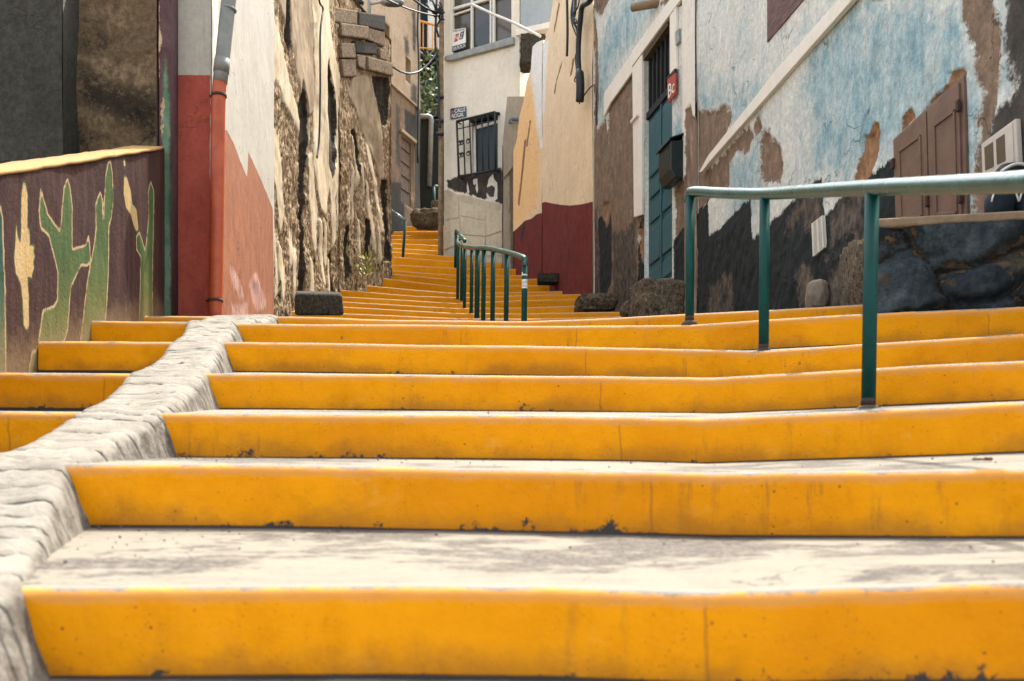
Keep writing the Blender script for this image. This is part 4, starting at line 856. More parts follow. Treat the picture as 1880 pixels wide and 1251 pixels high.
# ------------------------------------------------------------------ peeling blue house (right)
hb = thing('blue_house', (2.0, 8.5, 1.5), 'pale blue house with peeling plaster and black sawtooth damp along its base', 'house')
B0 = Wall((1.034, 13.1), (1.771, 9.9)).fit((1177, 109), (1226, 41)); B1 = Wall((1.771, 9.9), (2.76, 2.9)).fit((1306, 288), (1440, 122))
B0u = lambda x: B0.u(x)
dh = (B0u(1183), B0u(1234), B0.ub(1205, 530)[1], B0.ub(1203, 72)[1], .08, 1)
LB = ('blue', 'brown', 'grey', 'black', 'spec', 'tan')
def relB(q, a):
    p = np.c_[q, q[:, 0]*0+1]
    return -.012*smooth(a['brown']+.05*fbm(p, 9, 4, 3), -.004, .010)-.022*smooth(a['tan']+.03*fbm(p, 12, 3, 5), -.004, .01)+.014*smooth(a['black'], -.05, .2)*fbm(p, 9, 5, 6)
wall_mesh('door_wall', B0, 0, B0.len, .9, B0.ub(1094, -30)[1], .016, BLUEWALL, hb, {
    'blue': [[(1095, 100), (1110, 60), (1130, 20), (1180, -40), (1200, 10), (1160, 80), (1120, 130), (1108, 200), (1098, 220)], [(1170, 320), (1180, 300), (1188, 420), (1172, 400)], [(1236, 240), (1256, 200), (1258, 290), (1240, 300)]],
    'brown': [[(1085, 0), (1097, 60), (1100, 150), (1097, 240), (1112, 220), (1118, 270), (1120, 300), (1122, 600), (1070, 600), (1070, 300), (1080, 270), (1090, 260), (1092, 100)], [(1116, 205), (1128, 175), (1164, 132), (1168, 250), (1172, 400), (1170, 620), (1118, 620)], [(1172, 385), (1186, 360), (1196, 380), (1199, 600), (1170, 600)], [(1104, 30), (1130, -30), (1150, -60), (1090, -60), (1080, 0)],
              [(1240, 350), (1258, 300), (1254, 240), (1262, 210), (1268, 200), (1276, 190), (1284, 190), (1284, 400), (1240, 450)], [(1215, 8), (1230, -10), (1258, 8), (1240, 12)]],
    'black': [[(1096, 402), (1104, 395), (1112, 420), (1118, 400), (1121, 390), (1121, 520), (1110, 545), (1098, 545)], [(1173, 410), (1180, 400), (1196, 393), (1199, 395), (1203, 560), (1176, 560), (1170, 520)], [(1236, 440), (1262, 405), (1290, 380), (1290, 640), (1236, 640)]],
    'spec': [[(1122, 430), (1150, 420), (1165, 400), (1168, 560), (1125, 570)], [(1084, 380), (1096, 380), (1099, 560), (1084, 560)], [(1175, 415), (1184, 412), (1186, 470), (1176, 480)]], 'tan': [[(1172, 420), (1182, 412), (1184, 460), (1180, 490), (1174, 470)], [(1108, 375), (1118, 370), (1117, 405), (1110, 418)]]},
    holes=[dh], use=LB, thick=2.5, wave=.016, seed=91, relief=relB)
h1 = (B1.u(1411), B1.u(1575), B1.ub(1411, 78)[1], B1.ub(1411, -300)[1], .09, 1)
LAY1 = {
    'blue': [[(1475, 70), (1560, 15), (1640, 20), (1770, 0), (1795, 130), (1806, 200), (1795, 420), (1640, 300), (1580, 330), (1500, 330), (1478, 240)], [(1281, 155), (1300, 160), (1330, 172), (1372, 160), (1395, 165), (1390, 190), (1362, 220), (1342, 240), (1340, 200), (1318, 190), (1300, 212), (1281, 208)], [(1338, 305), (1352, 280), (1376, 283), (1394, 255), (1398, 330), (1385, 380), (1372, 425), (1340, 350)], [(1356, 105), (1366, 66), (1370, 80), (1364, 112)], [(1830, 20), (1848, 0), (1842, 110), (1830, 200), (1822, 180), (1832, 90)], [(1786, 130), (1806, 190), (1800, 260), (1785, 400), (1780, 300)]],
    'brown': [[(1278, 205), (1316, 205), (1331, 192), (1344, 205), (1341, 230), (1316, 271), (1290, 307), (1278, 310)], [(1375, 228), (1384, 252), (1375, 281), (1352, 278), (1340, 300), (1337, 345), (1300, 370), (1258, 425), (1225, 440), (1225, 330), (1262, 320), (1300, 310), (1330, 285)], [(1398, 262), (1402, 246), (1413, 243), (1418, 258), (1431, 268), (1437, 302), (1433, 338), (1398, 332), (1396, 290)], [(1388, 225), (1396, 219), (1398, 235), (1390, 247), (1386, 240)],
              [(1775, -80), (1771, 25), (1776, 65), (1788, 90), (1797, 130), (1806, 185), (1800, 205), (1800, 260), (1790, 300), (1784, 420), (1816, 420), (1812, 270), (1822, 215), (1830, 160), (1838, 75), (1836, 45), (1823, 20), (1822, -80)]],
    'grey': [[(1858, -80), (1848, 25), (1842, 80), (1844, 105), (1857, 130), (1864, 160), (1852, 180), (1832, 195), (1822, 215), (1812, 270), (1812, 420), (2600, 460), (2600, -200)]],
    'black': [[(1230, 444), (1300, 366), (1301, 436), (1378, 364), (1381, 440), (1465, 359), (1494, 334), (1508, 322), (1511, 375), (1514, 396), (1550, 359), (1591, 326), (1645, 281), (1645, 420), (1700, 420), (1900, 640), (1230, 640)]],
    'spec': [[(1440, 405), (1482, 352), (1502, 350), (1510, 395), (1500, 432), (1470, 400), (1448, 425)], [(1520, 400), (1550, 370), (1585, 345), (1585, 420), (1540, 430), (1522, 470)], [(1500, 560), (1535, 490), (1560, 450), (1590, 420), (1600, 600), (1500, 600)], [(1465, 500), (1490, 490), (1495, 570), (1470, 560)], [(1300, 530), (1340, 500), (1345, 600), (1300, 600)]],
    'tan': [[(1605, 222), (1613, 228), (1614, 250), (1610, 290), (1598, 322), (1576, 335), (1566, 335), (1574, 300), (1580, 280), (1584, 252), (1597, 245)], [(1657, 215), (1672, 200), (1676, 218), (1664, 230), (1655, 242)], [(1742, 132), (1770, 128), (1773, 138), (1765, 150), (1720, 185), (1700, 210), (1690, 212), (1712, 180), (1730, 162), (1742, 150)]]}
wall_mesh('street_wall', B1, 0, B1.len, .2-B1.k*2, 5.6, .017, BLUEWALL, hb, LAY1, holes=[], use=LB, thick=2.5, wave=.016, seed=93, relief=relB, top=lambda u: np.interp(u, [0, 3.2, B1.len], [5.3, 4.3-B1.k*3.2, 2.6-B1.k*B1.len]))
m2 = MB(); B1.prism(m2, [(1411, 78), (1478, 0), (1545, -78), (1411, -90)], .0, .012); m2.build('window_shutter', WOODR, hb)
# corner pilaster, sloping band
Wpl = B0
for q, nm in (([(1257, -80), (1281, -80), (1281, 345), (1262, 350)], 'corner_strip'),):
    wall_mesh(nm, B0, B0.u(1257.5), B0.len+.012, 1.0-B0.k*0, B0.ub(1268, -60)[1], .016, WHITEP, hb, {'brown': [[(1262, 205), (1272, 190), (1276, 215), (1284, 215), (1284, 330), (1275, 345), (1240, 600), (1250, 350), (1262, 320)], [(1240, 330), (1290, 330), (1290, 660), (1240, 660)]]}, use=('brown', 'blue'), relief=lambda q, a: .028+0*q[:, 0]-.02*smooth(a['brown'], -.01, .03), thick=.02, solid=False, wave=.004, seed=95)
m2 = MB(); B1.prism(m2, [(1290, 318), (1306, 288), (1440, 122), (1549, 0), (1640, -105), (1672, -105), (1576, 0), (1440, 152), (1310, 298), (1296, 316)], 0, .04); m2.build('sloping_band', TRIM, hb, bevel=.006)
# door surround
def trim(W, pts, d1, mat=WHITEP, d0=0): m2 = MB(); W.prism(m2, pts, d0, d1); return m2
sr = MB()
B0.prism(sr, [(1169, 122), (1183.5, 100), (1184, 225), (1200, 535), (1180, 540), (1171, 300)][0:0] or [(1165, 125), (1182.6, 101), (1182.6, 395), (1168, 400)], 0, .03)
B0.prism(sr, [(1165, 126), (1165, 90), (1258, -45), (1258, 0), (1236, 28), (1182, 102.5), (1182, 125)][0:0] or [(1165, 123), (1165, 95), (1257, -30), (1257, -2)], 0, .034)
B0.prism(sr, [(1234.3, 30), (1246, 13), (1246, 128), (1234.3, 143)], 0, .03)
B0.prism(sr, [(1112, 215), (1112, 172), (1164.6, 97), (1164.6, 133), (1124, 190)], 0, .026)
sr.build('door_surround', TRIM, hb, bevel=.006)
m2 = trim(B0, [(1166, 228), (1178, 214), (1178, 209), (1166, 223)], .06); m2.build('small_ledge', TRIM, hb, bevel=.004)
# door leaf and transom
du0, du1, db0, db1 = dh[:4]
tb = B0.ub(1212, 180)[1]
m2 = MB(); B0.rect(m2, du0+.002, du1-.002, db0, tb-.03, -.079, -.05); dl = m2.build('door', TEAL, hb)
hh = tb-.03-db0
def pan(u0, u1, b0, b1):
    m2 = MB(); B0.rect(m2, u0, u1, b0, b1, -.05, -.030); m2.build('panel', TEAL, dl, bevel=.01)
wd = du1-du0
for (a, b) in ((.06, .47), (.56, .95)):
    for (p, q) in ((.04, .13), (.17, .36), (.40, .50), (.54, .62), (.66, .97)): pan(du0+wd*a, du0+wd*b, db0+hh*p, db0+hh*q)
m2 = MB(); B0.rect(m2, du0+wd*.495, du0+wd*.53, db0, db0+hh, -.05, -.026); m2.build('meeting_stile', TEAL, dl, bevel=.004)
m2 = MB(); B0.rect(m2, du0+.002, du1-.002, tb-.03, tb+.04, -.078, -.02); tm = m2.build('transom', BLACKW, hb)
m2 = MB(); B0.rect(m2, du0+.002, du1-.002, tb+.04, db1-.002, -.078, -.072); m2.build('pane', PANE, tm)
bars = MB()
for i in range(7): u = du0+wd*(.06+.88*i/6); B0.rect(bars, u-.012, u+.012, tb+.04, db1-.01, -.065, -.035)
B0.rect(bars, du0, du1, db1-.05, db1-.004, -.07, -.02); bars.build('transom_bars', BLACKW, tm)
m2 = trim(B0, [(1177, 109), (1226, 41), (1228, 47), (1180, 116)], .012, WOODD, -.06); m2.build('lintel_board', WOODD, hb)
# meter plate above sign, wooden spout
m2 = trim(B0, [(1243.5, 60), (1251, 53), (1251.5, 78), (1244.5, 86)], .03); m2.build('meter_plate', GREYM, hb, bevel=.003)
MB().tube([B0.px(1212, 3, -.05), B0.px(1205, 12, .12), B0.px(1197, 18, .22)], .045, 10).build('roof_spout', LEDGE, hb, shade=True)
# hatch
hq = [(1645, 257), (1775, 137), (1781, 412), (1650, 415)]
def hp(s, t): 
    a = np.array(hq[0])*(1-s)+np.array(hq[1])*s; b = np.array(hq[3])*(1-s)+np.array(hq[2])*s; return tuple(a*(1-t)+b*t)
m2 = MB(); B1.prism(m2, [hp(0, 0), hp(1, 0), hp(1, 1), hp(0, 1)], 0, .02); ht_ = m2.build('hatch', HATCH, hb, bevel=.004)
for a, b in ((.045, .49), (.51, .955)):
    m2 = MB(); B1.prism(m2, [hp(a, .035), hp(b, .035), hp(b, .98), hp(a, .98)], .02, .032); lf = m2.build('leaf', HATCH, ht_, bevel=.003)
for a, b in ((.10, .42), (.60, .91)):
    for t0, t1 in ((.20, .93),):
        fr = MB()
        for q in ([hp(a, t0), hp(b, t0), hp(b, t0+.022), hp(a, t0+.022)], [hp(a, t1-.022), hp(b, t1-.022), hp(b, t1), hp(a, t1)], [hp(a, t0), hp(a+.025, t0), hp(a+.025, t1), hp(a, t1)], [hp(b-.025, t0), hp(b, t0), hp(b, t1), hp(b-.025, t1)]): B1.prism(fr, q, .032, .040)
        fr.build('panel_moulding', HATCH, ht_, bevel=.002)
for s_, t_ in ((.965, .20), (.965, .82), (.03, .30), (.50, .80)):
    q = B1.ub(*hp(s_, t_)); m2 = MB(); B1.rect(m2, q[0]-.012, q[0]+.012, q[1]-.03, q[1]+.03, .03, .048); m2.build('hinge', RUST, ht_, bevel=.003)
# vent
vq = [(1495.5, 411), (1515, 396), (1518.5, 455), (1498, 472)]
vt = MB()
def vp(s, t): a = np.array(vq[0])*(1-s)+np.array(vq[1])*s; b = np.array(vq[3])*(1-s)+np.array(vq[2])*s; return tuple(a*(1-t)+b*t)
B1.prism(vt, [vp(0, 0), vp(1, 0), vp(1, 1), vp(0, 1)], .0, .012)
for a, b in ((0, .1), (.45, .55), (.9, 1)): B1.prism(vt, [vp(a, 0), vp(b, 0), vp(b, 1), vp(a, 1)], .012, .024)
for i in range(15): t = i/14; B1.prism(vt, [vp(0, t*.965), vp(1, t*.965), vp(1, t*.965+.035), vp(0, t*.965+.035)], .012, .022)
vt.build('air_vent', ALU, hb)
# white meter box
mbx = [(1812, 264), (1875, 218), (1880, 322), (1815, 345)]
def xp(s, t): a = np.array(mbx[0])*(1-s)+np.array(mbx[1])*s; b = np.array(mbx[3])*(1-s)+np.array(mbx[2])*s; return tuple(a*(1-t)+b*t)
bxm = thing('meter_box', tuple(B1.px(1845, 330, 0)), 'white wall box with two brown square windows on the grey wall at right', 'meter box')
m2 = MB(); B1.prism(m2, [xp(0, 0), xp(1, 0), xp(1, 1), xp(0, 1)], 0, .03); m2.build('case', MBOX, bxm, bevel=.006)
m2 = MB(); B1.prism(m2, [xp(.02, .03), xp(.92, .03), xp(.92, .97), xp(.02, .97)], .03, .036); m2.build('lid', MBOX, bxm, bevel=.003)
for a, b in ((.12, .36), (.46, .70)): m2 = MB(); B1.prism(m2, [xp(a, .16), xp(b, .16), xp(b, .66), xp(a, .66)], .036, .039); m2.build('window', simple('brown_meter_window', c(92, 78, 58), c(74, 66, 52), .4), bxm)
# post box
mx = thing('mailbox', tuple(B0.px(1245, 330, .1)), 'black metal mailbox with a sloping lid on the wall beside the teal door', 'mailbox')
mu0, mu1 = B0.u(1236), B0.u(1259); mb0, mb1 = B0.ub(1248, 338)[1], B0.ub(1248, 268)[1]
m2 = MB(); prof_ = [(0, mb0+.03), (0, mb1), (.16, mb1-.02), (.16, mb0+.08), (.11, mb0), (.03, mb0)]
poly = [B0.pt(mu0, b, d) for d, b in prof_]; m2.prism(poly, [B0.pt(mu1, b, d)-B0.pt(mu0, b, d) for d, b in prof_]); m2.build('body', DKTEAL, mx, bevel=.01)
m2 = MB(); prof_ = [(0, mb1+.05), (0, mb1+.07), (.18, mb1+.0), (.185, mb1-.03), (.17, mb1-.03), (.165, mb1-.005)]
poly = [B0.pt(mu0-.02, b, d) for d, b in prof_]; m2.prism(poly, [B0.pt(mu1+.02, b, d)-B0.pt(mu0-.02, b, d) for d, b in prof_]); m2.build('lid', DKTEAL, mx, bevel=.005)
# BC sign
bs_ = thing('letter_sign', tuple(B0.px(1240, 190, .03)), 'small red sign with white hand painted letters Bc above the mailbox', 'sign')
m2 = MB(); B0.prism(m2, [(1232.5, 146), (1247.5, 134), (1247.8, 173), (1234, 190)], .03, .045); m2.build('plate', REDS, bs_, bevel=.002)
m2 = MB(); B0.prism(m2, [(1231.5, 144.5), (1247.5, 127), (1247.5, 133), (1232.5, 146)], .03, .05); m2.build('top_edge', CABLE, bs_)
text(B0, 'Bc', [(1234.5, 183), (1246.2, 169), (1246.2, 146), (1234.5, 157)], .047, WHT, 'lettering', bs_)
# black cable bundle at the corner
cbn = thing('cable_bundle', tuple(R2.px(1082, 190, .1)), 'bundle of black telephone cables with a sleeve hanging on the cream house corner', 'cables')
WC = R2
mb = MB(); mb.tube(catmull([WC.px(x, y, .12) for x, y in ((1120, -60), (1102, 0), (1086, 14), (1082, 40), (1079, 70), (1078, 110), (1080, 140), (1081, 165))], 6), .036, 10); mb.build('thick_cable', CABLE, cbn, shade=True)
mb = MB(); mb.tube(catmull([WC.px(x, y, .13) for x, y in ((1081, 130), (1083, 150), (1083, 175), (1082, 190))], 5), [.03, .035]+[.055]*13+[.04], 10); mb.build('sleeve', CABLE, cbn, shade=True)
for i in range(9):
    x0 = 1062+RNG.random()*24; mb = MB(); mb.tube(catmull([WC.px(x0+RNG.normal()*3, -40, .1), WC.px(x0+RNG.normal()*4, 12+RNG.random()*20, .14), WC.px(1072+RNG.normal()*4, 30+RNG.random()*14, .16), WC.px(1080, 24+RNG.random()*60, .12)], 6), .010, 5); mb.build('loose_wire', CABLE, cbn, shade=True)
for pth in (((1078, 85), (1070, 105), (1072, 135), (1068, 150), (1076, 152)), ((1084, 180), (1095, 165), (1105, 158), (1110, 168)), ((1054, 0), (1055, 60), (1054, 105)), ((1076, 150), (1072, 175), (1078, 192)), ((1110, 168), (1109, 200), (1110, 232))):
    mb = MB(); mb.tube(catmull([WC.px(x, y, .10) for x, y in pth], 6), .009 if pth[0][0] != 1054 else .018, 5); mb.build('loose_wire', CABLE, cbn, shade=True)
# overhead wires
for i, (pa, pb, r_, lb) in enumerate((((700, -6, 15.2), (806, 30, 17.8), .014, 'upper overhead wire crossing to the pole of the white house'), ((752, -8, 17), (806, 24, 17.8), .018, 'thick overhead cable sloping into the pole knot'), ((711, 113, 15.3), (803, 96, 17.8), .016, 'lower overhead wire strung from the ruined wall to the pole'))):
    a = P(*pa); b = P(*pb); pts = [a*(1-t)+b*t-np.array((0, 0, .22*4*t*(1-t)*(i == 2)+.05*4*t*(1-t))) for t in np.linspace(0, 1, 14)]
    tag(MB().tube(pts, r_, 5).build('overhead_wire', CABLE, shade=True), lb, 'cable', 'overhead wires')
# street lamp over the ruined wall
sl = thing('street_lamp', tuple(P(678, 30, 16.2)), 'grey street lamp with a long flat head above the ruined wall', 'street lamp')
MB().tube([P(678, 60, 16.2), P(678, -60, 16.2)], .03, 8).build('post', GREYM, sl, shade=True)
MB().tube([P(678, 8, 16.2), P(700, 4, 16.1)], .022, 8).build('arm', GREYM, sl, shade=True)
hd_ = rock('lamp_head', P(720, 5, 16.0), (.40, .2, .085), GREYM, sl, seed=2, rough=.02, box=.3); rock('lens', P(722, 8.5, 16.0), (.28, .15, .05), LENS, hd_, seed=2, rough=.0, box=.3)
fl = thing('flood_light', tuple(P(658, 20, 15.6)), 'dark oval flood light on a bracket on top of the stone blocks', 'flood light')
rock('lamp_head', P(657, 5, 15.5), (.20, .16, .085), CABLE, fl, seed=6, rough=.05, box=.4); MB().tube([P(657, 8, 15.5), P(666, 12, 15.5), P(660, 22, 15.5)], .02, 8).build('bracket', GREYM, fl, shade=True)
# pale house with blue window behind the ruined wall top
pb_ = thing('pale_house', (-3.2, 17.0, 7), 'pale house front with a dark blue window above the ruined wall', 'house')
Wpb = Wall((-3.6, 17.4), (-2.55, 17.7))
wall_mesh('wall', Wpb, 0, Wpb.len, 6, 9.6, .06, HOUSED, pb_, {}, use=('brown', 'black', 'stain'), thick=.6, seed=77)
m2 = MB(); Wpb.prism(m2, [(612, -30), (636, -30), (636, 22), (612, 22)], 0, .03); m2.build('window', SHUT, pb_)
m2 = MB(); Wpb.prism(m2, [(617.5, -30), (620, -30), (620, 24), (617.5, 24)], .03, .05); m2.build('window_bar', GREYM, pb_)

# ------------------------------------------------------------------ boulder terrace at right
tw = thing('stone_terrace', (2.2, 4.9, .9), 'low terrace wall of dark blue boulders with a cement ledge right of the steps', 'terrace wall')
T0 = Wall((1.735, 4.95), (2.75, 4.74)); T1 = Wall((2.25, 6.1), (1.735, 4.95), flip=True)
pts_ = RNG.random((26, 2))*np.array((1.4, 1.2))+np.array((-.2, .4))
def vorF(q, pts):
    qq = q+.07*np.stack([fbm(np.c_[q, q[:, 0]*0], 6, 4, 5), fbm(np.c_[q, q[:, 0]*0+7], 6, 4, 6)], 1)
    D = np.sqrt(((qq[:, None, :]-pts[None])**2).sum(2)); D.sort(axis=1); return D[:, 0], D[:, 1]
def relT(q, a):
    f1, f2 = vorF(q*np.array((.8, 1.25)), pts_); e = f2-f1; a['mortar'] = .034-e+.05*fbm(np.c_[q, q[:, 0]*0], 2.2, 3, 19)-.02; a['hole'] = .010-e+.012*fbm(np.c_[q, q[:, 0]*0], 5, 3, 29); a['spec'] = fbm(np.c_[q, q[:, 0]*0], 3, 3, 39)*.3; a['tan'] = fbm(np.c_[q, q[:, 0]*0], 5, 4, 49)*.4-.17
    return .060*smooth(e, .0, .09)+.03*fbm(np.c_[q, q[:, 0]*0], 4, 5, 12)+.030*fbm(np.c_[q, q[:, 0]*0], 13, 5, 13, .65)
ztop = (950-418)*4.9/1900
wall_mesh('boulder_face', T0, -.02, T0.len, .6, ztop, .012, TERR, tw, {}, use=('mortar', 'spec', 'tan', 'hole'), relief=relT, back=(.2, .5), seed=101)
wall_mesh('return_face', T1, 0, T1.len, .6, ztop, .02, TERR, tw, {}, use=('mortar',), relief=relT, solid=False, seed=103)
lg = MB(); V = []
lg.prism([(1.70, 4.91, ztop), (2.75, 4.69, ztop), (2.75, 6.2, ztop), (2.25, 6.15, ztop)], (0, 0, .045)); lg.build('ledge', LEDGE, tw, bevel=.012, seg=3)
# dark bag on the ledge
bg = thing('dark_bag', tuple(P(1858, 404, 4.82)), 'dark blue rounded bag with pale piping set on the cement ledge at right', 'bag')
zl = ztop+.045
for i, (xx, w_, h_) in enumerate(((1838, .135, .15), (1893, .16, .16))):
    cx_ = P(xx, 400, 4.9)[0]
    rock('pouch', (cx_, 4.92, zl+h_/2-.012), (w_, .14, h_), FARW, bg, seed=i+1, rough=.05, box=.35)
    arc = [(cx_+w_*.50*math.cos(a), 4.86, zl+.02+h_*.88*math.sin(a)) for a in np.linspace(.35, math.pi-.35, 14)]; MB().tube(arc, .0045, 6).build('piping', ALU, bg, shade=True)
rock('flap', P(1872, 312, 4.98)+np.array((0, 0, -.02)), (.24, .16, .11), FARW, bg, seed=5, rough=.06, box=.3)
rock('body', (P(1868, 400, 4.98)[0], 5.0, zl+.11), (.30, .12, .22), FARW, bg, seed=7, rough=.06, box=.5)
arc = [P(1838+i*4.5, 315-14*math.sin(i/11*math.pi*.75), 4.89) for i in range(12)]; MB().tube(arc, .008, 6).build('piping', ALU, bg, shade=True)
# rocks along the right foot
tag(rock('boulder', P(1206, 557, 8.6), (.46, .5, .40), BASALT, seed=21, rough=.20, box=.75, rz=12), 'large squared boulder under the teal door sill', 'boulder')
tag(rock('boulder', P(1172, 570, 8.9), (.34, .4, .16), BASALT, seed=22, rough=.2, box=.5), 'low flat boulder in front of the door sill stone', 'boulder')
tag(rock('boulder', P(1094, 560, 11.9), (.52, .5, .24), BASALT, seed=23, rough=.2, box=.6, rz=8), 'long dark kerb stone at the foot of the blocked brown doorway', 'boulder')
tag(rock('boulder', B1.px(1513, 545, .05), (.16, .25, .24), simple('pale_round_stone', c(150, 134, 114), c(130, 116, 98), .9, 12, .5, .2), seed=24, rough=.12, box=.3), 'pale round stone at the foot of the black damp wall', 'boulder')
tag(rock('boulder', P(1590, 530, 6.15), (.26, .5, .62), BASALT, seed=25, rough=.25, box=.5), 'rough brown stone where the terrace meets the blue house', 'boulder')

# ------------------------------------------------------------------ railings
def post(name, base, top, r, parent, mat=GREEN): return MB().tube([base-np.array((0, 0, .03)), base*(.5)+top*.5, top], r, 16).build(name, mat, parent, shade=True)
nr = thing('handrail', (1.14, 3.3, .35), 'green tubular handrail on three posts beside the near steps at right', 'handrail')
near = [(P(1594, 752, 3.30), P(1601, 345, 3.30)), (P(1402, 648, 4.52), P(1404, 356, 4.52)), (P(1266, 594, 5.22), P(1267.5, 357, 5.22))]
COLLAR = layered('mortar_collar', (c(150, 136, 112, .3), c(120, 106, 86, .3)), (), bump=.8, grain=.3)
for i, (b_, t_) in enumerate(near):
    po = post('post', b_, t_+np.array((0, 0, -.004)), .0225, nr)
    MB().tube([b_+np.array((0, 0, -.02)), b_+np.array((0, 0, .004)), b_+np.array((0, 0, .012))], [.045, .040, .026], 14).build('mortar_collar', COLLAR, po, shade=True)
    MB().tube([b_+np.array((0, 0, .01)), b_+np.array((0, 0, .035))], .0232, 14).build('rust_ring', RUST, po, shade=True)
bx4 = np.array((1.17, 1.95, -.12)); post('post', bx4, np.array((1.17, 1.95, .655)), .0225, nr)
rp = [near[2][1]+np.array((-.004, .03, -.03)), near[2][1]+np.array((0, .005, -.006)), near[2][1]+np.array((.01, -.03, .004)), (near[2][1]+near[1][1])/2+np.array((0, 0, .004)), near[1][1], (near[1][1]+near[0][1])/2, near[0][1], P(1880, 334, 2.34), np.array((1.17, 1.95, .655)), np.array((1.175, 1.5, .53))]
MB().tube(catmull(rp, 6), .0255, 20).build('rail', RAILTOP, nr, shade=True)
MB().tube([near[1][0]+np.array((0, -.004, -.012)), near[1][0]+np.array((0, -.004, .02))], .027, 12).build('post_foot', RUST, nr, shade=True)
mr = thing('handrail', tuple(P(930, 590, 9.5)), 'green handrail with many posts bending up the middle of the steps', 'handrail')
mid = [(963, 474, 610, 8.9, .0245), (930, 466, 600, 9.5, .0225), (905, 460, 595, 9.95, .0225), (888, 458, 590, 10.2, .0225), (876.5, 456, 583, 10.45, .026), (866, 457, 576, 11.25, .020), (853.5, 452, 565, 12.1, .020), (848, 446, 548, 12.9, .02), (841, 448, 545, 13.5, .020)]
for (x, yt, yb, Y, r_) in mid: po = post('post', P(x-1, yb, Y), P(x+.5, yt, Y), r_, mr); 
rp = [P(964, 488, 8.89), P(963.5, 478, 8.89), P(960, 473, 8.92), P(945, 467.5, 9.2), P(930, 463.5, 9.5), P(905, 458, 9.95), P(889, 456, 10.2), P(876, 456.5, 10.5), P(866, 455.5, 11.25), P(853, 453.5, 12.1), P(843, 449, 12.9), P(840, 443.5, 13.3), P(844, 438.5, 13.4), P(850, 437, 13.2), P(853, 443, 13.0)]
MB().tube(catmull(rp, 5), .025, 12).build('rail', RAILTOP, mr, shade=True)
post('post', P(836, 489, 16.7), P(837, 424, 16.7), .024, mr); MB().tube([P(837, 423.5, 16.7), P(846, 433, 14.6), P(850, 438, 13.3)], .022, 8).build('rail', GREEN, mr, shade=True)
# sticker on the first post
m2 = MB(); cc = P(963, 516, 8.9); n_a = 9
def strip(z0, z1, mat, name, a0=-1.2, a1=1.2, rr=.0258):
    V = []; 
    for z in (z0, z1):
        for k in range(n_a): a = a0+(a1-a0)*k/(n_a-1); V.append((cc[0]+rr*math.sin(a), cc[1]-rr*math.cos(a), z))
    return link_mesh(name, V, [(k, k+1, n_a+k+1, n_a+k) for k in range(n_a-1)], mat, mr, shade=True)
zt = lambda y: (950-y)*8.9/1900
strip(zt(530.5), zt(514), WHT, 'sticker'); strip(zt(507), zt(504.5), WHT, 'sticker'); strip(zt(505), zt(501), WHT, 'sticker', -1.2, -.6)
rg = MB()
for (dx, yy, r_) in ((-.010, 520, .008), (.009, 519, .008), (-.009, 526, .007), (.008, 526.5, .0075)):
    rg.tube([(cc[0]+dx+r_*math.cos(a), cc[1]-.0262+abs(dx+r_*math.cos(a))**2*16, zt(yy)+r_*1.1*math.sin(a)) for a in np.linspace(0, 2*math.pi, 12)], .0014, 4)
rg.build('sticker_drawing', BLKP, mr)
lr = thing('handrail', tuple(P(741, 470, 17.3)), 'short green handrail end showing past the corner of the ruined wall', 'handrail')
post('post', P(739.5, 472, 17.3), P(744, 406, 17.3), .024, lr); MB().tube([P(744, 405, 17.3), P(722, 389, 18.2), P(700, 372, 19.2)], .024, 8).build('rail', RAILTOP, lr, shade=True)

# ------------------------------------------------------------------ small things
pz = 0
wp = thing('weed', tuple(P(672, 512, 13.9)), 'yellow green weed growing from the foot of the ruined wall', 'plant')
V = []; Fc = []
for i in range(110):
    a = RNG.random()*6.28; r_ = RNG.random()*.14; h_ = RNG.random()*.26; b0 = P(672, 508, 13.85)+np.array((math.cos(a)*r_, math.sin(a)*r_*.5-.05, h_)); d_ = np.array((math.cos(a), math.sin(a)-.4, .6+RNG.random()))*.06; s_ = np.array((-math.sin(a), math.cos(a), 0))*.012
    k = len(V); V += [b0, b0+d_*.5+s_, b0+d_, b0+d_*.5-s_]; Fc.append((k, k+1, k+2, k+3))
mw_ = Mat('weed_leaf'); WEED = mw_.out(mw_.mix(mw_.new('ShaderNodeNewGeometry').outputs['Random Per Island'], (.16, .17, .04, 1), (.36, .32, .07, 1)), .6)
link_mesh('leaves', V, Fc, WEED, wp)
cg = thing('cigarette_butt', tuple(P(1808, 839, 2.5)), 'small cigarette butt lying on the tread at right', 'cigarette butt')
def treadZ(X, Y, n):
    a = sample(LIPS[n], np.array([X]))[0]; b = sample(LIPS[n+1], np.array([X]))[0]; t = (Y-a[1])/(b[1]-a[1]); return a[2]*(1-t)+(b[2]-rise(n+1))*t
cX, cY = 1.125, 2.48; cZ = treadZ(cX, cY, 2)+.006
MB().tube([(cX-.022, cY-.004, cZ), (cX+.006, cY, cZ)], .0042, 8).build('paper', CIGW, cg, shade=True); MB().tube([(cX+.006, cY, cZ), (cX+.026, cY+.003, cZ)], .0042, 8).build('filter', CIGO, cg, shade=True)

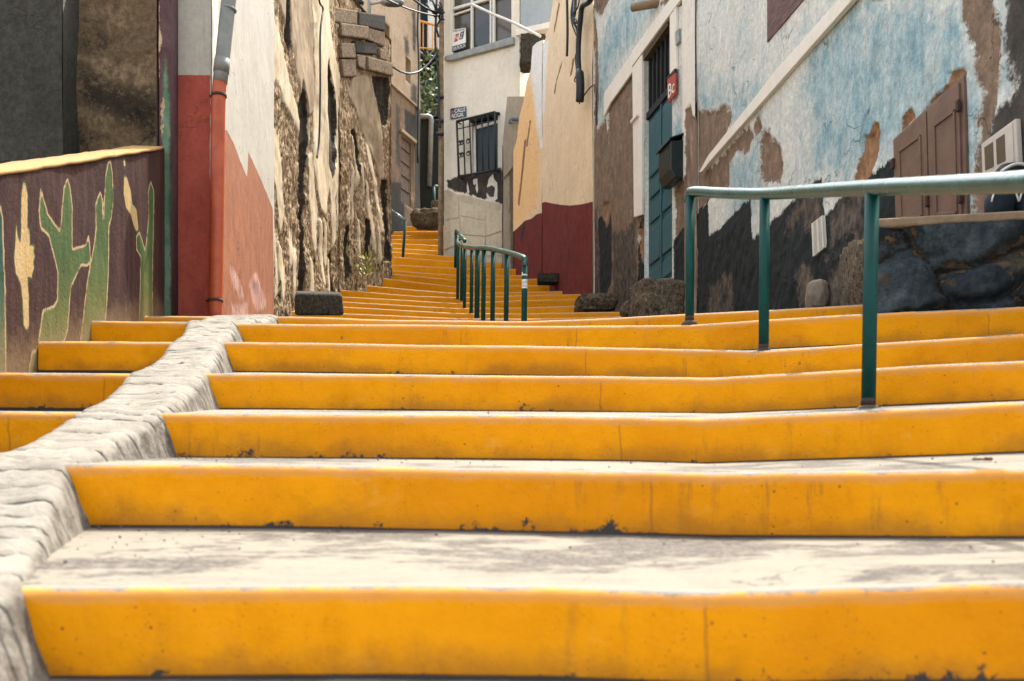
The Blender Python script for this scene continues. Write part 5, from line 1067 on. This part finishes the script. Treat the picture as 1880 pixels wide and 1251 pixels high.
gm = simple('grit_stone', c(150, 132, 108, .45), c(120, 106, 88, .4), .9, 20, .4, .2)
mb = MB(); Lf = MB()
for i in range(260):
    n = 1+(RNG.random() < .45)+(RNG.random() < .2); a0 = LIPS[n]; x = -.95+RNG.random()*3.2 if RNG.random() < .75 else -.98+RNG.random()*.25
    w0 = sample(a0, np.array([x]))[0]; w1 = sample(LIPS[n+1], np.array([x]))[0]; t = 1-.30*RNG.random()**2.2 if RNG.random() < .6 else .1+.85*RNG.random()
    y = w0[1]*(1-t)+w1[1]*t-.008; z = treadZ(x, y, n); r_ = .0015+.0035*RNG.random()**3; q = np.array((x, y, z+r_*.5))
    o_ = [q+r_*np.array(v)*(.7+.6*RNG.random()) for v in ((1, 0, 0), (-1, 0, 0), (0, 1, 0), (0, -1, 0), (0, 0, .8), (0, 0, -.8))]
    mb.add(o_, [(0, 2, 4), (2, 1, 4), (1, 3, 4), (3, 0, 4), (2, 0, 5), (1, 2, 5), (3, 1, 5), (0, 3, 5)])
tag(mb.build('grit', gm), 'loose grit and crumbs scattered on the lowest treads', 'grit', kind='stuff')
# ------------------------------------------------------------------ light, sky, camera
SUN_AZ, SUN_EL = math.radians(23), math.radians(64)       # azimuth measured from +Y (up the alley) towards +X
w = bpy.data.worlds.new('World'); scene.world = w; w.use_nodes = True
nt = w.node_tree; sky = nt.nodes.new('ShaderNodeTexSky'); sky.sky_type = 'NISHITA'; sky.sun_disc = False
sky.sun_elevation = SUN_EL; sky.sun_rotation = SUN_AZ; sky.air_density = 1.0; sky.dust_density = 4.0; sky.ozone_density = .6
hs = nt.nodes.new('ShaderNodeHueSaturation'); hs.inputs['Saturation'].default_value = .45; nt.links.new(sky.outputs[0], hs.inputs['Color']); nt.links.new(hs.outputs[0], nt.nodes['Background'].inputs[0]); nt.nodes['Background'].inputs[1].default_value = .15
sl_ = bpy.data.lights.new('sun', 'SUN'); sl_.energy = 2.0; sl_.angle = math.radians(.6); sl_.color = (1, .93, .82)
so = bpy.data.objects.new('sun', sl_); COL.objects.link(so)
d = Vector((math.sin(SUN_AZ)*math.cos(SUN_EL), math.cos(SUN_AZ)*math.cos(SUN_EL), math.sin(SUN_EL)))
so.rotation_euler = d.to_track_quat('Z', 'Y').to_euler(); so.location = (3, 12, 20)
cam = bpy.data.cameras.new('camera'); co = bpy.data.objects.new('camera', cam); COL.objects.link(co)
cam.sensor_width = 36; cam.lens = 36*F/1880; cam.shift_y = (HZ-625.5)/1880; cam.clip_end = 1500; cam.clip_start = .02
co.rotation_euler = (math.radians(90), 0, 0)
cam.dof.use_dof = True; cam.dof.focus_distance = 7.5; cam.dof.aperture_fstop = 4.5
scene.camera = co
vs = scene.view_settings; vs.view_transform = 'Standard'; vs.look = 'None'; vs.gamma = 1; vs.exposure = 2.2
